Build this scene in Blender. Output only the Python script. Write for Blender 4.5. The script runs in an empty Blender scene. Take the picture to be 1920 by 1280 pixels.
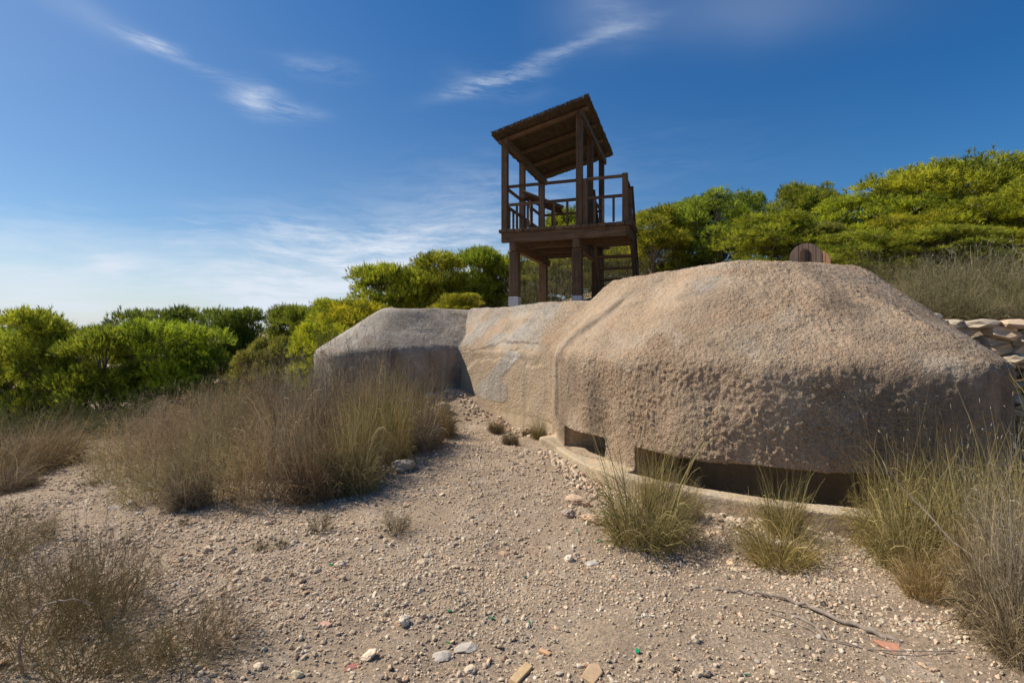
import bpy, bmesh, math, random
import numpy as np
from mathutils import Vector, Matrix

# ---------------------------------------------------------------- camera, world, sun
S = bpy.context.scene
EYE = 1.6
F_PX, H_PX, CX = 943.0, 616.0, 960.0          # focal length, horizon row and centre column, in photo pixels (1920 wide)
cam_data = bpy.data.cameras.new('camera')
cam_data.lens = 36 * F_PX / 1920
cam_data.shift_y = -(640 - H_PX) / 1920
cam_data.clip_start = 0.05
cam_data.clip_end = 5000
cam = bpy.data.objects.new('camera', cam_data)
S.collection.objects.link(cam)
cam.location = (0, 0, EYE)
cam.rotation_euler = (math.radians(90), 0, 0)
S.camera = cam

SUN_EL = math.radians(48)
SUN_AZ = math.atan2(-0.955, 0.29)               # measured from +Y towards +X
w = bpy.data.worlds.new('World'); S.world = w; w.use_nodes = True
nt = w.node_tree; nt.nodes.clear()
def N(t, **k):
    n = CUR.nodes.new(t)
    for a, b in k.items(): setattr(n, a, b)
    return n
def LK(a, b): CUR.links.new(a, b)
def val(sock, v):
    if hasattr(v, 'is_output'): LK(v, sock)
    else: sock.default_value = v
def M(op, a, b=None, c=None, clamp=False):
    n = N('ShaderNodeMath', operation=op); n.use_clamp = clamp
    val(n.inputs[0], a)
    if b is not None: val(n.inputs[1], b)
    if c is not None: val(n.inputs[2], c)
    return n.outputs[0]
def MIX(f, a, b, mode='MIX'):
    n = N('ShaderNodeMix', data_type='RGBA', blend_type=mode)
    val(n.inputs[0], f); val(n.inputs[6], a); val(n.inputs[7], b)
    return n.outputs[2]
def RAMP(f, stops, interp='LINEAR'):
    n = N('ShaderNodeValToRGB'); n.color_ramp.interpolation = interp
    cr = n.color_ramp
    while len(cr.elements) < len(stops): cr.elements.new(0.5)
    for e, (p, c) in zip(cr.elements, stops):
        e.position = p
        e.color = (*c, 1) if isinstance(c, (tuple, list)) else (c, c, c, 1)
    val(n.inputs[0], f)
    return n.outputs[0]
def NOISE(vec, scale, detail=4, rough=0.55, dist=0.0):
    n = N('ShaderNodeTexNoise'); n.inputs['Scale'].default_value = scale
    n.inputs['Detail'].default_value = detail; n.inputs['Roughness'].default_value = rough
    n.inputs['Distortion'].default_value = dist
    if vec is not None: LK(vec, n.inputs['Vector'])
    return n.outputs['Fac']
def VORO(vec, scale, feature='F1', rnd=1.0):
    n = N('ShaderNodeTexVoronoi', feature=feature); n.inputs['Scale'].default_value = scale
    n.inputs['Randomness'].default_value = rnd
    if vec is not None: LK(vec, n.inputs['Vector'])
    return n
def MAPV(vec, loc=(0, 0, 0), rot=(0, 0, 0), scale=(1, 1, 1)):
    n = N('ShaderNodeMapping'); n.inputs['Location'].default_value = loc
    n.inputs['Rotation'].default_value = rot; n.inputs['Scale'].default_value = scale
    LK(vec, n.inputs['Vector']); return n.outputs[0]
def VM(op, a, b=None):
    n = N('ShaderNodeVectorMath', operation=op)
    val(n.inputs[0], a)
    if b is not None: val(n.inputs[1], b)
    return n

CUR = nt
sky = N('ShaderNodeTexSky', sky_type='NISHITA')
sky.sun_disc = False
sky.sun_elevation = SUN_EL; sky.sun_rotation = SUN_AZ
sky.altitude = 50; sky.air_density = 1.0; sky.dust_density = 0.6; sky.ozone_density = 2.6
tc = N('ShaderNodeTexCoord')
DIR = tc.outputs['Generated']
def pdir(u, v):
    d = Vector(((u - CX) / F_PX, 1.0, (H_PX - v) / F_PX)); return d.normalized()
wn = N('ShaderNodeTexNoise'); wn.inputs['Scale'].default_value = 4; wn.inputs['Detail'].default_value = 7
LK(DIR, wn.inputs['Vector'])
wob = VM('MULTIPLY_ADD', wn.outputs['Color'], (0.06, 0.06, 0.06)); val(wob.inputs[2], (-0.03, -0.03, -0.03))
dirw = VM('ADD', DIR, wob.outputs[0]).outputs[0]
fib_n = NOISE(MAPV(dirw, rot=(0, 0.5, 0), scale=(5.0, 5.0, 30.0)), 1.6, 9, 0.68, 0.15)
fib = RAMP(fib_n, [(0.40, 0.0), (0.66, 1.0)])
tot = None
# each wisp of cirrus: end points, half width, opacity
for (u0, v0, u1, v1, wd, op, sharp) in [
        (235, 60, 325, 86, 9, .80, 1), (300, 80, 450, 165, 10, .26, 1), (440, 180, 520, 198, 17, .72, 1), (450, 182, 495, 196, 11, .38, 0), (500, 196, 600, 206, 12, .24, 1), (455, 150, 510, 178, 14, .3, 1),
        (90, 0, 240, 60, 20, .12, 0),
        (840, 182, 1000, 132, 12, .62, 1), (985, 122, 1190, 42, 10, .34, 1), (850, 150, 1000, 165, 26, .14, 1), (1120, 20, 1190, 50, 30, .16, 1), (1060, 20, 1200, 10, 60, .12, 0), (520, 110, 660, 140, 16, .2, 1),
        (1260, 15, 1600, 5, 50, .13, 0),
        (400, 410, 620, 440, 34, .22, 1), (160, 495, 230, 510, 26, .42, 1), (330, 437, 400, 437, 16, .2, 1)]:
    a = pdir(u0, v0); b = pdir(u1, v1); c = (a + b) * 0.5
    t = (b - a); L = t.length * .5 + wd / F_PX * .5; t.normalize()
    nrm = c.normalized().cross(t).normalized()
    W_ = wd / F_PX
    df = VM('SUBTRACT', dirw, tuple(c)).outputs[0]
    A = M('DIVIDE', VM('DOT_PRODUCT', df, tuple(t)).outputs['Value'], L)
    B = M('DIVIDE', VM('DOT_PRODUCT', df, tuple(nrm)).outputs['Value'], W_)
    r2 = M('ADD', M('MULTIPLY', A, A), M('MULTIPLY', B, B))
    r = M('MULTIPLY', M('POWER', 2.718, M('MULTIPLY', r2, -1.1)), op)
    if sharp: r = M('MULTIPLY', r, M('MULTIPLY_ADD', fib, 0.95, 0.08))
    tot = r if tot is None else M('ADD', tot, r)
sep = N('ShaderNodeSeparateXYZ'); LK(DIR, sep.inputs[0])
hgt = sep.outputs[2]
# low cloud bank along the horizon on the sunward side
bank = M('SUBTRACT', 1.0, M('DIVIDE', M('SUBTRACT', hgt, M('MULTIPLY', fib_n, 0.12)), 0.125), clamp=True)
bank = M('MULTIPLY', bank, RAMP(sep.outputs[0], [(0.0, 1.0), (1.0, 1.0)]))
side = N('ShaderNodeMapRange', interpolation_type='SMOOTHSTEP'); LK(sep.outputs[0], side.inputs[0])
side.inputs[1].default_value = 0.12; side.inputs[2].default_value = -0.25; side.inputs[3].default_value = 0.25; side.inputs[4].default_value = 1
bank = M('MULTIPLY', bank, side.outputs[0])
fib2 = RAMP(NOISE(MAPV(dirw, rot=(0, 0.25, 0), scale=(2.0, 2.0, 9.0)), 2.2, 6, 0.6, 0.2), [(0.3, 0.35), (0.7, 1.0)])
bank = M('MULTIPLY', bank, M('MULTIPLY', fib2, 0.98))
# fan of cirrus rising from the bank towards the tower
c = pdir(720, 500); t = (pdir(900, 450) - pdir(500, 560)).normalized(); nrm = c.cross(t).normalized()
df = VM('SUBTRACT', dirw, tuple(c)).outputs[0]
A = M('DIVIDE', VM('DOT_PRODUCT', df, tuple(t)).outputs['Value'], 0.34)
B = M('DIVIDE', VM('DOT_PRODUCT', df, tuple(nrm)).outputs['Value'], 0.10)
fan = M('MULTIPLY', M('POWER', 2.718, M('MULTIPLY', M('ADD', M('MULTIPLY', A, A), M('MULTIPLY', B, B)), -1.0)), 0.80)
fan = M('MULTIPLY', fan, M('MULTIPLY_ADD', fib, 0.8, 0.25))
cloud = M('ADD', M('ADD', tot, bank), fan, clamp=True)
hs = N('ShaderNodeHueSaturation'); hs.inputs['Saturation'].default_value = 1.25; LK(sky.outputs[0], hs.inputs['Color'])
tone = M('ADD', M('MULTIPLY', hgt, 1.3), M('MULTIPLY', sep.outputs[0], 0.5))
tint = RAMP(tone, [(0.2, (0.95, 1.03, 1.10)), (0.8, (0.42, 0.90, 1.16))])
skyc = MIX(cloud, MIX(1.0, hs.outputs[0], tint, 'MULTIPLY'), (8.2, 9.0, 10.2, 1))
bg = N('ShaderNodeBackground'); bg.inputs[1].default_value = 0.072
LK(skyc, bg.inputs[0])
wo = N('ShaderNodeOutputWorld'); LK(bg.outputs[0], wo.inputs[0])

sd = bpy.data.lights.new('sun', 'SUN'); sd.energy = 4.7; sd.angle = math.radians(0.5); sd.color = (1.0, 0.92, 0.79)
sun = bpy.data.objects.new('sun', sd); S.collection.objects.link(sun)
L3 = Vector((math.sin(SUN_AZ) * math.cos(SUN_EL), math.cos(SUN_AZ) * math.cos(SUN_EL), math.sin(SUN_EL)))
sun.rotation_euler = (-L3).to_track_quat('-Z', 'Y').to_euler()
sun.location = L3 * 40
S.view_settings.view_transform = 'Standard'; S.view_settings.look = 'None'
S.view_settings.exposure = 0.32; S.view_settings.gamma = 1.0
S.cycles.max_bounces = 6; S.cycles.diffuse_bounces = 3; S.cycles.transparent_max_bounces = 8

# ---------------------------------------------------------------- helpers
COL = S.collection
def px(u, d): return (u - CX) / F_PX * d              # where the sight line of a photo column runs at depth d
def pz(v, d): return EYE + (H_PX - v) / F_PX * d
def dz(v, zrel): return (H_PX - v) / F_PX and zrel / ((H_PX - v) / F_PX)
def tag(o, label=None, cat=None, group=None, kind=None):
    if label: o['label'] = label
    if cat: o['category'] = cat
    if group: o['group'] = group
    if kind: o['kind'] = kind
    return o
def empty(name, loc, rz=0.0, scale=None):
    o = bpy.data.objects.new(name, None); COL.objects.link(o)
    o.location = loc; o.rotation_euler = (0, 0, rz); o.empty_display_size = 0.2
    if scale: o.scale = scale
    return o
def link(name, me, parent=None):
    o = bpy.data.objects.new(name, me); COL.objects.link(o)
    if parent is not None: o.parent = parent
    return o
def mesh_np(name, V, Fs, mat, smooth=False, col=None):
    """V (n,3); Fs: list of int arrays (m,3)/(m,4); col (n,3) point colour."""
    me = bpy.data.meshes.new(name)
    V = np.ascontiguousarray(V, dtype=np.float32)
    if not isinstance(Fs, list): Fs = [Fs]
    Fs = [f for f in Fs if len(f)]
    nl = sum(f.size for f in Fs); nf = sum(len(f) for f in Fs)
    me.vertices.add(len(V)); me.vertices.foreach_set('co', V.ravel())
    me.loops.add(nl); me.loops.foreach_set('vertex_index', np.concatenate([f.ravel() for f in Fs]).astype(np.int32))
    me.polygons.add(nf)
    tot = np.concatenate([np.full(len(f), f.shape[1], np.int32) for f in Fs])
    st = np.concatenate([[0], np.cumsum(tot)[:-1]]).astype(np.int32)
    me.polygons.foreach_set('loop_start', st)
    try: me.polygons.foreach_set('loop_total', tot)
    except Exception: pass
    me.polygons.foreach_set('use_smooth', np.full(nf, smooth, dtype=bool))
    if col is not None:
        a = me.attributes.new('tone', 'FLOAT_COLOR', 'POINT')
        c4 = np.ones((len(V), 4), np.float32); c4[:, :3] = col
        a.data.foreach_set('color', c4.ravel())
    me.materials.append(mat)
    me.update(calc_edges=True); me.validate()
    return me
def h3(ix, iy, iz, seed):
    n = (ix.astype(np.int64) * 374761393 + iy.astype(np.int64) * 668265263 + iz.astype(np.int64) * 2147483647 + seed * 144665) & 0xffffffff
    n = ((n ^ (n >> 13)) * 1274126177) & 0xffffffff
    n = ((n ^ (n >> 16)) * 2246822519) & 0xffffffff
    return ((n ^ (n >> 15)) & 0xffffff) / float(0xffffff)
def vnoise(P, scale, seed=0):
    Q = P * scale; I = np.floor(Q).astype(np.int64); f = Q - I; f = f * f * (3 - 2 * f)
    r = 0
    for dx in (0, 1):
        for dy in (0, 1):
            for dz_ in (0, 1):
                wt = (f[:, 0] if dx else 1 - f[:, 0]) * (f[:, 1] if dy else 1 - f[:, 1]) * (f[:, 2] if dz_ else 1 - f[:, 2])
                r = r + wt * h3(I[:, 0] + dx, I[:, 1] + dy, I[:, 2] + dz_, seed)
    return r - 0.5
def sstep(a, b, x):
    t = np.clip((x - a) / (b - a), 0, 1); return t * t * (3 - 2 * t)

# ---------------------------------------------------------------- materials
def new_mat(name, rough=0.9):
    global CUR
    m = bpy.data.materials.new(name); m.use_nodes = True; CUR = m.node_tree
    b = CUR.nodes['Principled BSDF']; b.inputs['Roughness'].default_value = rough
    b.inputs['Specular IOR Level'].default_value = 0.2
    return m, b
def ATT(name='tone'):
    n = N('ShaderNodeAttribute'); n.attribute_name = name; return n
def bump(b, h, dist, strength=1.0, prev=None):
    n = N('ShaderNodeBump'); n.inputs['Distance'].default_value = dist; n.inputs['Strength'].default_value = strength
    LK(h, n.inputs['Height'])
    if prev is not None: LK(prev, n.inputs['Normal'])
    LK(n.outputs[0], b.inputs['Normal']); return n.outputs[0]

def mat_ground():
    m, b = new_mat('stony_ground', 0.95)
    P = N('ShaderNodeNewGeometry').outputs['Position']
    big = NOISE(P, 0.55, 4, 0.6); mid = NOISE(P, 3.0, 5, 0.6); fine = NOISE(P, 60, 5, 0.7)
    c = MIX(RAMP(big, [(0.36, 0.0), (0.62, 1.0)]), (0.34, 0.262, 0.19, 1), (0.43, 0.335, 0.24, 1))
    c = MIX(M('MULTIPLY', RAMP(mid, [(0.5, 0.0), (0.68, 1.0)]), 0.55), c, (0.52, 0.43, 0.34, 1))
    c = MIX(M('MULTIPLY', RAMP(mid, [(0.28, 1.0), (0.42, 0.0)]), 0.45), c, (0.27, 0.20, 0.15, 1))
    vo = VORO(P, 75); vc = N('ShaderNodeSeparateXYZ'); LK(vo.outputs['Color'], vc.inputs[0])
    peb = RAMP(vc.outputs[0], [(0.0, (0.62, 0.60, 0.58)), (0.5, (0.92, 0.88, 0.84)), (0.85, (1.1, 1.03, 0.95)), (1.0, (1.4, 1.3, 1.18))])
    c = MIX(0.8, c, peb, 'MULTIPLY')
    c = MIX(0.6, c, RAMP(fine, [(0.3, 0.72), (0.7, 1.25)]), 'MULTIPLY')
    LK(c, b.inputs['Base Color'])
    n1 = bump(b, M('SUBTRACT', 1.0, vo.outputs['Distance']), 0.006, 0.5)
    n2 = bump(b, NOISE(P, 26, 7, 0.75), 0.022, 0.8, n1)
    bump(b, fine, 0.009, 1.0, n2)
    return m
def mat_stone(name='limestone'):
    m, b = new_mat(name, 0.9)
    P = N('ShaderNodeNewGeometry').outputs['Position']
    c = MIX(0.6, ATT().outputs['Color'], RAMP(NOISE(P, 45, 4, 0.7), [(0.25, 0.65), (0.75, 1.25)]), 'MULTIPLY')
    LK(c, b.inputs['Base Color']); bump(b, NOISE(P, 90, 3, 0.7), 0.004, 0.8)
    return m
def mat_concrete():
    m, b = new_mat('rough_cast_concrete', 0.93)
    P = N('ShaderNodeNewGeometry').outputs['Position']
    sp = N('ShaderNodeSeparateColor'); LK(ATT().outputs['Color'], sp.inputs[0])
    grey, stain_shade, smooth = sp.outputs[0], sp.outputs[1], sp.outputs[2]
    big = NOISE(P, 0.9, 5, 0.6, 0.4); mid = NOISE(MAPV(P, scale=(1, 1, 0.5)), 3.2, 6, 0.65)
    c = MIX(RAMP(big, [(0.35, 0.0), (0.65, 1.0)]), (0.435, 0.305, 0.198, 1), (0.465, 0.355, 0.247, 1))
    c = MIX(M('MULTIPLY', RAMP(mid, [(0.52, 0.0), (0.68, 1.0)]), 0.55), c, (0.49, 0.305, 0.195, 1))
    c = MIX(M('MULTIPLY', RAMP(mid, [(0.30, 1.0), (0.44, 0.0)]), 0.5), c, (0.34, 0.265, 0.19, 1))
    g2 = M('MULTIPLY', grey, M('MULTIPLY_ADD', RAMP(NOISE(P, 2.4, 5, 0.6), [(0.35, 0.0), (0.6, 1.0)]), 0.55, 0.55), clamp=True)
    c = MIX(g2, c, (0.455, 0.41, 0.35, 1))
    c = MIX(smooth, c, MIX(RAMP(mid, [(0.4, 0.0), (0.62, 1.0)]), (0.53, 0.40, 0.25, 1), (0.46, 0.38, 0.27, 1)))
    c = MIX(M('MULTIPLY', stain_shade, RAMP(NOISE(MAPV(P, scale=(1, 1, 0.25)), 7, 5, 0.6), [(0.2, 0.4), (0.6, 1.0)])), c, (0.135, 0.105, 0.078, 1))
    cell = VORO(P, 62); cs = N('ShaderNodeSeparateXYZ'); LK(cell.outputs['Color'], cs.inputs[0])
    rain = RAMP(NOISE(MAPV(P, scale=(5.5, 5.5, .55)), 1.3, 5, 0.6), [(0.50, 0.0), (0.72, 1.0)])
    c = MIX(M('MULTIPLY', rain, 0.42), c, (0.20, 0.165, 0.13, 1))
    pale = RAMP(NOISE(MAPV(P, loc=(3, 1, 7)), 1.5, 6, 0.65), [(0.53, 0.0), (0.66, 1.0)])
    c = MIX(M('MULTIPLY', pale, 0.5), c, (0.50, 0.42, 0.325, 1))
    wear = RAMP(NOISE(MAPV(P, loc=(9, 2, 1)), 1.3, 4, 0.6), [(0.36, 0.35), (0.6, 1.0)])
    rgh = M('MULTIPLY', wear, M('SUBTRACT', 1.0, M('MULTIPLY', smooth, 0.8)))
    c = MIX(M('MULTIPLY', rgh, 0.75), c, RAMP(cs.outputs[0], [(0.0, (0.62, 0.6, 0.58)), (0.5, (0.98, 0.97, 0.95)), (1.0, (1.32, 1.26, 1.2))]), 'MULTIPLY')
    c = MIX(0.5, c, RAMP(NOISE(P, 55, 4, 0.7), [(0.3, 0.7), (0.7, 1.25)]), 'MULTIPLY')
    LK(c, b.inputs['Base Color'])
    d1 = M('MULTIPLY', M('SUBTRACT', 1.0, cell.outputs['Distance']), rgh)
    n1 = bump(b, d1, 0.017, 0.9)
    n2 = bump(b, M('MULTIPLY', NOISE(P, 22, 5, 0.65), M('MULTIPLY_ADD', rgh, 0.7, 0.3)), 0.045, 0.95, n1)
    bump(b, NOISE(P, 130, 3, 0.7), 0.004, 0.8, n2)
    return m
def mat_wood(name, c1, c2, along=2):
    m, b = new_mat(name, 0.75)
    tcn = N('ShaderNodeTexCoord').outputs['Object']
    sc = [28, 28, 28]; sc[along] = 1.6
    g = NOISE(MAPV(tcn, scale=tuple(sc)), 1.0, 5, 0.65, 0.2)
    P = N('ShaderNodeNewGeometry').outputs['Position']
    c = MIX(RAMP(g, [(0.3, 0.0), (0.7, 1.0)]), (*c1, 1), (*c2, 1))
    c = MIX(M('MULTIPLY', RAMP(NOISE(P, 5, 4, 0.6), [(0.5, 0.0), (0.75, 1.0)]), 0.5), c, tuple(x * 0.45 for x in c1) + (1,))
    c = MIX(M('MULTIPLY', RAMP(NOISE(P, 11, 4, 0.6), [(0.55, 0.0), (0.8, 1.0)]), 0.35), c, (0.23, 0.175, 0.125, 1))
    orr = N('ShaderNodeObjectInfo').outputs['Random']
    c = MIX(1.0, c, RAMP(orr, [(0.0, (.62, .60, .58)), (.6, (.85, .84, .82)), (1.0, (1.3, 1.22, 1.12))]), 'MULTIPLY')
    LK(c, b.inputs['Base Color']); bump(b, g, 0.008, 0.8)
    return m
def mat_leaf(name, ca, cb, trans=0.35, rough=0.6, tint=True):
    m, b = new_mat(name, rough)
    col = MIX(ATT().outputs['Fac'], (*ca, 1), (*cb, 1))
    if tint:
        oi = N('ShaderNodeObjectInfo')
        col = MIX(1.0, col, oi.outputs['Color'], 'MULTIPLY')
    LK(col, b.inputs['Base Color'])
    tr = N('ShaderNodeBsdfTranslucent'); LK(col, tr.inputs['Color'])
    mx = N('ShaderNodeMixShader'); mx.inputs[0].default_value = trans
    LK(b.outputs[0], mx.inputs[1]); LK(tr.outputs[0], mx.inputs[2])
    out = [n for n in CUR.nodes if n.type == 'OUTPUT_MATERIAL'][0]
    LK(mx.outputs[0], out.inputs[0])
    return m
def mat_plain(name, c, rough=0.8, scale=20, var=0.25, bd=0.003):
    m, b = new_mat(name, rough)
    P = N('ShaderNodeNewGeometry').outputs['Position']
    n = NOISE(P, scale, 5, 0.65)
    LK(MIX(1.0, (*c, 1), RAMP(n, [(0.25, 1 - var), (0.75, 1 + var)]), 'MULTIPLY'), b.inputs['Base Color'])
    bump(b, n, bd, 0.7)
    return m

M_GROUND = mat_ground(); M_STONE = mat_stone(); M_CONC = mat_concrete()
WD1, WD2 = (0.068, 0.041, 0.024), (0.18, 0.115, 0.07)
WX = mat_wood('weathered_wood_x', WD1, WD2, 0)
WY = mat_wood('weathered_wood_y', WD1, WD2, 1)
WZ = mat_wood('weathered_wood_z', WD1, WD2, 2)
M_NEEDLE = mat_leaf('pine_needles', (0.095, 0.125, 0.016), (0.64, 0.60, 0.055), 0.45, 0.5)
M_BARK = mat_plain('pine_bark', (0.24, 0.20, 0.165), 0.9, 12, 0.4, 0.01)
M_GREENGRASS = mat_leaf('esparto_grass', (0.14, 0.13, 0.04), (0.56, 0.45, 0.23), 0.3)
M_DRYGRASS = mat_leaf('dry_grass', (0.12, 0.088, 0.058), (0.54, 0.43, 0.28), 0.25)
M_STRAW = mat_leaf('straw_grass', (0.24, 0.175, 0.09), (0.52, 0.41, 0.24), 0.3)
M_TWIG = mat_leaf('grey_twigs', (0.14, 0.115, 0.09), (0.48, 0.42, 0.34), 0.05, 0.8)
M_SCRUB = mat_leaf('scrub_twigs', (0.085, 0.08, 0.035), (0.32, 0.27, 0.14), 0.15, 0.8)
M_SEED = mat_plain('seed_head', (0.40, 0.33, 0.24), 0.8, 60, 0.2, 0.001)
M_THATCH = mat_wood('thatch', (0.028, 0.021, 0.015), (0.085, 0.062, 0.04), 1)

# ---------------------------------------------------------------- terrain
CP = np.array([
    (0, -4, .02), (-6, -4, .1), (6, -4, .2), (0, 0, 0), (-3.5, 0, .04), (3.5, 0, .14), (0, 2.5, 0), (-2.5, 2.5, .02), (2.2, 2.5, .03), (4, 2.2, .2),
    (3.2, 3.4, .02), (4.6, 3.6, .12), (2.4, 4.15, -.19), (3.2, 3.95, -.17), (1.5, 4.85, -.17), (1.0, 5.4, -.16), (0.3, 5, -.08), (-2, 4.8, -.05), (0.4, 6.6, -.10),
    (.2, 7.6, -.12), (-.5, 8.4, -.15), (-1.05, 9.95, .30), (-1.9, 9.15, .22), (-.55, 9.5, .03), (-1.1, 9.0, -.03), (-.1, 8.9, -.13), (-4, 4.6, -.14), (-6, 6, -.25), (-7.8, 9, -.45), (-10.5, 9, -.6), (-12, 14, -.8),
    (-7, 14, -.7), (-3.5, 7, -.02), (-2.2, 7.6, .08), (-4.6, 11, -.3), (-2, 8.6, .02), (-5.4, 8, -.25), (5.2, 5.2, .1), (6.2, 5.2, .2), (8, 5, .3), (9, 2, .3),
    (1, 7, -.2), (3, 7, -.2), (5, 6.3, .0), (-15, 5, -.7), (-9, 2, -.1), (15, 4, .4), (-15, -4, 0), (15, -4, .5)], float)
def _tps(r): return np.where(r > 1e-9, r * r * np.log(np.maximum(r, 1e-9)), 0.0)
def _fit(C):
    n = len(C); D = np.hypot(C[:, 0][:, None] - C[:, 0], C[:, 1][:, None] - C[:, 1])
    A = np.zeros((n + 3, n + 3)); A[:n, :n] = _tps(D) + np.eye(n) * 0.15
    A[:n, n] = 1; A[:n, n + 1:] = C[:, :2]; A[n:, :n] = A[:n, n:].T
    return np.linalg.solve(A, np.concatenate([C[:, 2], np.zeros(3)]))
_W = _fit(CP)
def low_ground(x, y):
    xx = np.clip(x, -16, 16); yy = np.clip(y, -6, 15)
    z = _W[len(CP)] + _W[len(CP) + 1] * xx + _W[len(CP) + 2] * yy
    for i in range(len(CP)):
        z = z + _W[i] * _tps(np.hypot(xx - CP[i, 0], yy - CP[i, 1]))
    return z
RX = [-60, -9, -4.6, -3.4, -1.2, 1.5, 3.2, 5.0, 5.65, 7.0, 9.0, 20, 60]
RY = [16, 15, 13.2, 12.4, 12.0, 10.8, 9.3, 8.2, 7.25, 6.75, 6.4, 6.2, 6.2]
def ground(x, y):
    x = np.asarray(x, float); y = np.asarray(y, float)
    lo = low_ground(x, y)
    hi = np.interp(x, [-12, -9, -5, -2.4, 0, 3, 5.5, 8, 14, 40], [-.75, -.65, .1, 1.25, 1.95, 2.15, 2.25, 2.2, 2.5, 3.5])
    sl = np.interp(x, [0, 4, 5.6], [0.02, 0.12, 0.21])
    hi = hi + sl * (np.minimum(y, 19) - 9.8)
    ry = np.interp(x, RX, RY)
    wdt = np.interp(x, [-9, -4, -2, 5, 6], [3.5, 1.6, .8, .5, .30])
    k = sstep(-wdt, wdt, y - ry)
    z = lo * (1 - k) + hi * k
    return z
def ground_n(x, y):
    z = ground(x, y)
    P = np.stack([np.ravel(x), np.ravel(y), np.zeros(np.size(x))], 1)
    n = vnoise(P, 1.3, 1) * .07 + vnoise(P, 3.7, 2) * .035 + vnoise(P, 11, 3) * .016 + vnoise(P, 31, 4) * .009
    return z + n.reshape(np.shape(z))
def gz(x, y): return float(ground_n(np.array([x]), np.array([y]))[0])

def warp(n, lo, hi, c, k):
    t = np.linspace(math.asinh((lo - c) / k), math.asinh((hi - c) / k), n); return c + k * np.sinh(t)

# ---- outlines (world x, y) of the bunker, used by ground and bunker alike
def spline(P, n=8):
    P = [np.array(p, float) for p in P]; out = []
    for i in range(len(P)):
        p0, p1, p2, p3 = P[i - 1], P[i], P[(i + 1) % len(P)], P[(i + 2) % len(P)]
        for k in range(n):
            t = k / n
            out.append(0.5 * ((2 * p1) + (-p0 + p2) * t + (2 * p0 - 5 * p1 + 4 * p2 - p3) * t * t + (-p0 + 3 * p1 - 3 * p2 + p3) * t ** 3))
    return np.array(out)
def poly_sdf(X, Y, P):
    d = np.full(X.shape, 1e9); ins = np.zeros(X.shape, bool)
    for i in range(len(P)):
        a, b = P[i], P[(i + 1) % len(P)]
        ex, ey = b[0] - a[0], b[1] - a[1]
        t = np.clip(((X - a[0]) * ex + (Y - a[1]) * ey) / (ex * ex + ey * ey + 1e-12), 0, 1)
        d = np.minimum(d, (X - a[0] - ex * t) ** 2 + (Y - a[1] - ey * t) ** 2)
        cond = ((a[1] > Y) != (b[1] > Y))
        xi = a[0] + (Y - a[1]) * ex / (ey if abs(ey) > 1e-12 else 1e-12)
        ins ^= cond & (X < xi)
    return np.where(ins, -1, 1) * np.sqrt(d)
def G(u, v, zrel):                                   # point on the level zrel below/above the eye seen at (u, v)
    d = -zrel * F_PX / (v - H_PX); return ((u - CX) / F_PX * d, d)
WALL = [(0.72, 9.3), (0.70, 8.6), (0.66, 7.8), (0.70, 7.1), G(1085, 812, -1.36), G(1130, 823, -1.36), G(1190, 838, -1.36), G(1300, 858, -1.36),
        G(1450, 876, -1.36), G(1590, 887, -1.36), (3.72, 4.57), (4.22, 4.45), (4.60, 4.58), (4.93, 4.97), (5.6, 5.75), (6.3, 6.7), (6.5, 7.8), (6.0, 9.4), (4, 10.4), (2, 10.5)]
TOPP = [(1.95, 8.45), (2.33, 7.48), (2.92, 6.68), (3.9, 6.62), (4.95, 7.2), (5.25, 7.9), (4.9, 8.9), (3.2, 9.6), (1.9, 9.2)]
WALL_S = spline(WALL, 6); TOP_S = spline(TOPP, 6)
LEDGE = [(0.45, 7.6), G(1030, 827, -1.62), G(1072, 856, -1.62), G(1130, 882, -1.62), G(1240, 908, -1.62), G(1400, 938, -1.62), G(1600, 964, -1.62), (3.7, 4.2), (4.3, 4.5), (4.4, 5.4), (3, 7), (1.2, 7.8)]
LEDGE_S = spline(LEDGE, 6)
WING = [(.3, 11.9), (-.35, 11.33), (-1.0, 10.75), (-1.75, 10.1), (-2.5, 9.45), (-3.0, 9.28), (-3.5, 9.42), (-3.95, 10.0), (-4.2, 11.5), (-4.0, 13.6), (-1.0, 14.3), (.4, 13.6)]
WTOP = [(-.5, 12.75), (-1.0, 12.25), (-1.75, 11.6), (-2.35, 11.0), (-2.75, 10.95), (-2.95, 11.8), (-3, 13), (-1.0, 13.5)]
WING_S = spline(WING, 6); WTOP_S = spline(WTOP, 6)
MIDP = [(-1.15, 10.7), (-.25, 9.62), (0.72, 8.45), (1.6, 8.2), (3.0, 10.2), (0.2, 13.0), (-1.2, 12.6)]
MTOP = [(-.95, 11.6), (-.1, 10.9), (1.2, 9.8), (2.2, 9.6), (2.6, 10), (0.2, 12.3), (-1, 12.1)]
MID_S = np.array(MIDP); MTOP_S = np.array(MTOP)

gx = warp(560, -900, 900, 0.3, 2.6); gy = warp(620, -60, 3000, 3.4, 1.9)
GX, GY = np.meshgrid(gx, gy, indexing='ij')
GZ = ground_n(GX, GY)
far = np.hypot(GX, GY); GZ = GZ - sstep(20, 200, far) * 3.5
inm = poly_sdf(GX, GY, WALL_S); inw = poly_sdf(GX, GY, WING_S); inl = poly_sdf(GX, GY, LEDGE_S)
GZ = np.where((inm < -0.02) | (inl < -0.08), np.minimum(GZ, -0.75), GZ)
nx, ny = GX.shape
idx = np.arange(nx * ny).reshape(nx, ny)
quads = np.stack([idx[:-1, :-1], idx[1:, :-1], idx[1:, 1:], idx[:-1, 1:]], -1).reshape(-1, 4)
me = mesh_np('ground', np.stack([GX.ravel(), GY.ravel(), GZ.ravel()], 1), quads, M_GROUND, True)
tag(link('ground', me), kind='structure')

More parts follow.
